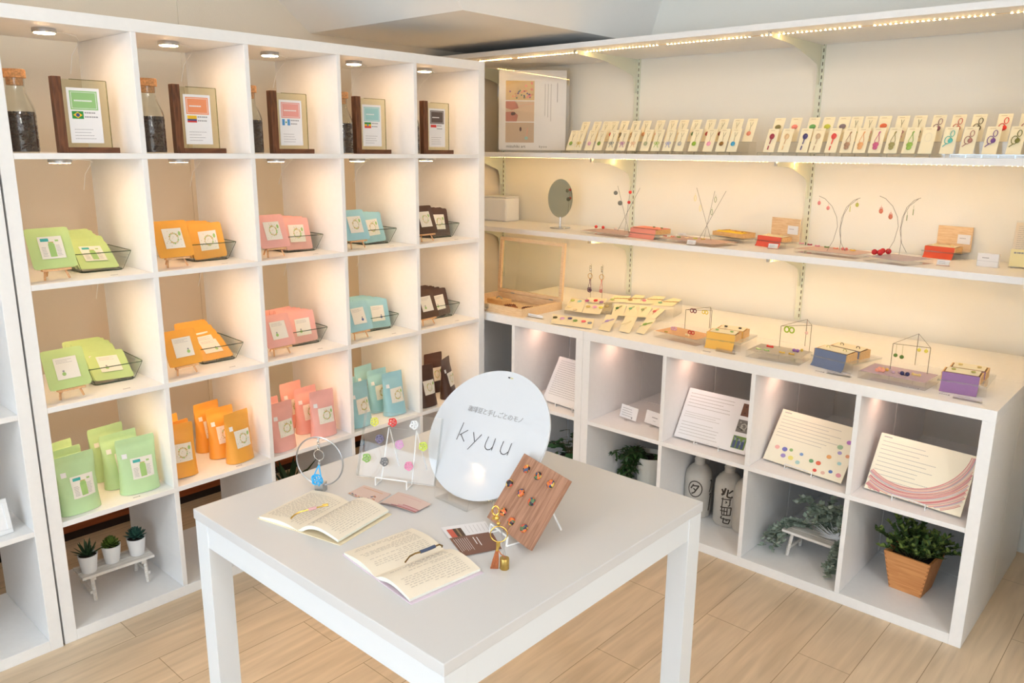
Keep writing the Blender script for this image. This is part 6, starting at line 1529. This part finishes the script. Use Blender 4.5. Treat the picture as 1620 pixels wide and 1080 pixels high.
# u is measured to the viewer's left as positive; convert so that +u runs to the right
def S(w_, *pts): return (w_, [(-p[0], p[1]) for p in pts])
circ = [(.026*math.cos(R(a)), .118+.031*math.sin(R(a))) for a in range(0, 361, 20)]
yu = [S(.0052, (-.008, .136), (-.018, .118)), S(.0052, (-.012, .130), (.012, .132), (-.004, .104), (-.014, .098)), S(.005, (-.008, .120), (.002, .112))]
side_a = [S(.005, (.048, .150), (.056, .150), (.052, .120), (.046, .106)), S(.005, (.047, .094), (.058, .096)), S(.006, (.054, .090), (.050, .05), (.047, .03))]
kita = [S(.0072, (-.026, .150), (-.019, .136)), S(.0072, (-.012, .156), (-.017, .136), (-.026, .128)), S(.006, (-.026, .126), (-.016, .134)), S(.006, (-.003, .152), (-.006, .124), (.010, .120), (.013, .126)), S(.0056, (.014, .150), (.0, .138)),
        S(.0040, (-.026, .112), (.010, .114)), S(.0040, (-.020, .118), (-.022, .084), (-.026, .078)), S(.0040, (.006, .116), (.006, .090), (.0, .088)), S(.0036, (-.010, .106), (-.004, .102), (-.010, .098)),
        S(.0044, (-.022, .080), (.012, .082), (.010, .052), (-.020, .050), (-.022, .080)), S(.0036, (-.012, .078), (-.012, .052)), S(.0036, (-.002, .078), (-.002, .052)), S(.0040, (-.028, .066), (.0, .066)),
        S(.0044, (-.020, .046), (-.024, .036), (.012, .034)), S(.0044, (-.012, .040), (-.014, .020), (.006, .018), (.010, .032)), S(.0036, (-.006, .030), (.002, .030))]
side_b = [S(.006, (.060, .142), (.048, .124), (.046, .100), (.056, .082)), S(.004, (.058, .118), (.054, .100))]
third = [S(.006, (-.012, .140), (-.018, .110), (-.012, .108)), S(.005, (-.016, .120), (-.006, .132)), S(.004, (-.014, .095), (-.008, .088), (-.016, .078), (-.008, .070)), S(.005, (-.014, .06), (-.010, .03), (-.016, .01))]
vd = math.degrees(math.atan2(-2.412+1.05, -.683-1.95))
bottle('grey stoneware sake bottle with a brushed character in a circle', 2.045, -1.000, [('brush_mark', BRU, [S(.0040, *[(c[0]-.012, c[1]) for c in circ])]+[(w_, [(p[0]+.010, p[1]) for p in pts]) for w_, pts in yu]), ('side_mark', BRU, side_a)], vd)
bottle('grey stoneware sake bottle with tall black brushed characters, the middle one', 2.050, -1.128, [('brush_mark', BRU, kita), ('side_mark', BRU, side_b)], vd)
bottle('grey stoneware sake bottle with rust brown strokes, half hidden behind the divider', 2.040, -1.215, [('brush_mark', BRO, third)], vd)
# eucalyptus on a small white bench
t = thing('plant_bench', 'small whitewashed bench under grey-green eucalyptus in a low cubby', 'bench', (2.00, -1.482, ZL), R(-93))
for k in range(3):
    b = MB(); b.box(-.12, .12, -.05+k*.036, -.018+k*.036, .086, .096); b.build('bench_slat', PALEW, t, bevel=.001)
for sx in (-1, 1):
    for sy in (-1, 1):
        b = MB(); b.tube([(sx*.092, sy*.052, .003), (sx*.085, sy*.036, .086)], .0065, 4); b.build('leg', PALEW, t)
    b = MB(); b.box(sx*.088-.004, sx*.088+.004, -.045, .045, .030, .040); b.build('brace', PALEW, t)
t = thing('eucalyptus', 'grey-green eucalyptus garland draped over the small white bench', 'foliage', (2.00, -1.482, ZL), R(-93))
EU = mat('eucalyptus_leaf', (160, 176, 160), .6, noise=.3, nscale=24); EUD = mat('eucalyptus_light', (192, 202, 190), .6, noise=.2, nscale=24)
b = MB(); st_ = MB(); b2 = MB(); rr = random.Random(21)
def sprig(P0, P1, P2, nl, lw):
    pts = [P0*(1-s)**2+P1*2*s*(1-s)+P2*s*s for s in [j/10 for j in range(11)]]
    pts = [Vector((min(.088, p_.x), p_.y, max(.008, p_.z))) for p_ in pts]
    st_.tube([tuple(v) for v in pts], .0011, 4)
    for j in range(1, 11):
        for q_ in range(nl):
            az = rr.uniform(0, 2*PI); d = Vector((math.cos(az), math.sin(az), rr.uniform(-.3, .8)))
            leaf(b if rr.random() < .75 else b2, pts[j], d, rr.uniform(.014, .024), lw, .08, n=3)
for k in range(64):
    x_ = rr.uniform(-.13, .10); 
    if k < 24: sprig(Vector((-.06+rr.uniform(-.03, .03), .02, .10)), Vector((-.12, .0, .14)), Vector((-.15+rr.uniform(-.03, .04), -.05+rr.uniform(-.04, .04), rr.uniform(.008, .06))), 4, .012)
    elif k < 50: sprig(Vector((x_*.5+.03, .03, .10)), Vector((x_*.6+.03, .02, .20+rr.uniform(0, .05))), Vector((x_*.9+.04, -.02+rr.uniform(-.05, .06), .14+rr.uniform(0, .10))), 4, .014)
    else: sprig(Vector((.08, -.02, .10)), Vector((.12, -.07, .12)), Vector((.09+rr.uniform(-.03, .04), -.09+rr.uniform(-.02, .02), rr.uniform(.008, .05))), 4, .014)
b.build('leaves', EU, t, smooth=True); b2.build('light_leaves', EUD, t, smooth=True); st_.build('stems', mat('eucalyptus_stem', (130, 134, 110), .7), t)
t = thing('dried_fan_coral', 'pale bleached dried fan lying on the small white bench', 'dried decoration', (2.00, -1.482, ZL), R(-93)); b = MB()
for k in range(34):
    a_ = R(rr.uniform(10, 170)); L = rr.uniform(.04, .085); b.tube([(.06, .0, .0985+.0004*k), (.06+L*.5*math.cos(a_), -.02+.02*math.sin(a_), .10+L*.5*math.sin(a_)*.8), (min(.112, .06+L*math.cos(a_)), -.03+.02*math.sin(a_), .098+L*math.sin(a_)*.9)], .0022, 4, r2=.0006)
b.build('fronds', mat('bleached_frond', (226, 228, 230), .7), t)
# wooden planter
q = at(1435, 930, 2, ZL)
p = pl_ = thing('wooden_planter', 'tapered orange beech planter with a leafy green bush', 'potted plant', (2.035, -1.785, ZL), R(-94))
def taper(b, w0, w1, z0_, z1_, inw=0):
    vs = [(-w0, -w0, z0_), (w0, -w0, z0_), (w0, w0, z0_), (-w0, w0, z0_), (-w1, -w1, z1_), (w1, -w1, z1_), (w1, w1, z1_), (-w1, w1, z1_)]
    b.add(vs, [(0, 3, 2, 1), (0, 1, 5, 4), (1, 2, 6, 5), (2, 3, 7, 6), (3, 0, 4, 7)])
b = MB(); taper(b, .047, .068, 0, .125)
b.add([(-.068, -.068, .125), (.068, -.068, .125), (.068, .068, .125), (-.068, .068, .125), (-.061, -.061, .125), (.061, -.061, .125), (.061, .061, .125), (-.061, .061, .125), (-.058, -.058, .108), (.058, -.058, .108), (.058, .058, .108), (-.058, .058, .108)],
      [(0, 1, 5, 4), (1, 2, 6, 5), (2, 3, 7, 6), (3, 0, 4, 7), (4, 5, 9, 8), (5, 6, 10, 9), (6, 7, 11, 10), (7, 4, 8, 11)])
b.build('planter_box', BEECH, p)
b = MB(); b.box(-.057, .057, -.057, .057, .100, .110); b.build('soil', SOIL, p)
b = MB()
for sx in (-1, 1):
    for k in range(8):
        z_ = .006+k*.0150; w_ = .047+.021*(z_/.125); b.add([(sx*w_, -w_-.0003, z_), (sx*(w_-.005), -w_-.0003, z_), (sx*(w_-.0045), -w_-.0010, z_+.0075), (sx*(w_+.0014), -w_-.0015, z_+.0075)], [(0, 1, 2, 3)])
b.build('finger_joints', mat('joint_dark', (176, 112, 62), .6), p)
GL = mat('bush_leaf', (70, 98, 48), .45, noise=.5, nscale=30); GLL = mat('bush_leaf_tip', (132, 152, 76), .5, noise=.3, nscale=30)
b = MB(); b2 = MB(); st_ = MB(); rr = random.Random(33)
for k in range(62):
    az = rr.uniform(0, 2*PI); rd = .055*math.sqrt(rr.random()); L = rr.uniform(.05, .105); el = R(rr.uniform(30, 88))
    P0 = Vector((rd*.6*math.cos(az), rd*.6*math.sin(az), .105)); D = Vector((math.cos(az)*math.cos(el), math.sin(az)*math.cos(el), math.sin(el)))*L
    if rr.random() < .15: D = D*1.15
    P2 = P0+D+Vector((rd*.5*math.cos(az), rd*.5*math.sin(az), 0)); st_.tube([tuple(P0), tuple((P0+P2)/2+Vector((0, 0, .008))), tuple(P2)], .0010, 4)
    for j in range(3, 11):
        s = j/10; c = P0.lerp(P2, s)+Vector((0, 0, .016*s*(1-s)*2))
        for q_ in range(4):
            a2 = rr.uniform(0, 2*PI); d = D.normalized()*.5+Vector((math.cos(a2), math.sin(a2), rr.uniform(-.1, .6)))*.8
            leaf(b2 if (s > .88 and rr.random() < .7) else b, c, d, rr.uniform(.012, .019), .010, .12, n=3)
b.build('leaves', GL, p, smooth=True); b2.build('young_leaves', GLL, p, smooth=True); st_.build('stems', mat('bush_stem', (90, 92, 54), .6), p)

pl_.scale = (1.08, 1.08, 1.08)
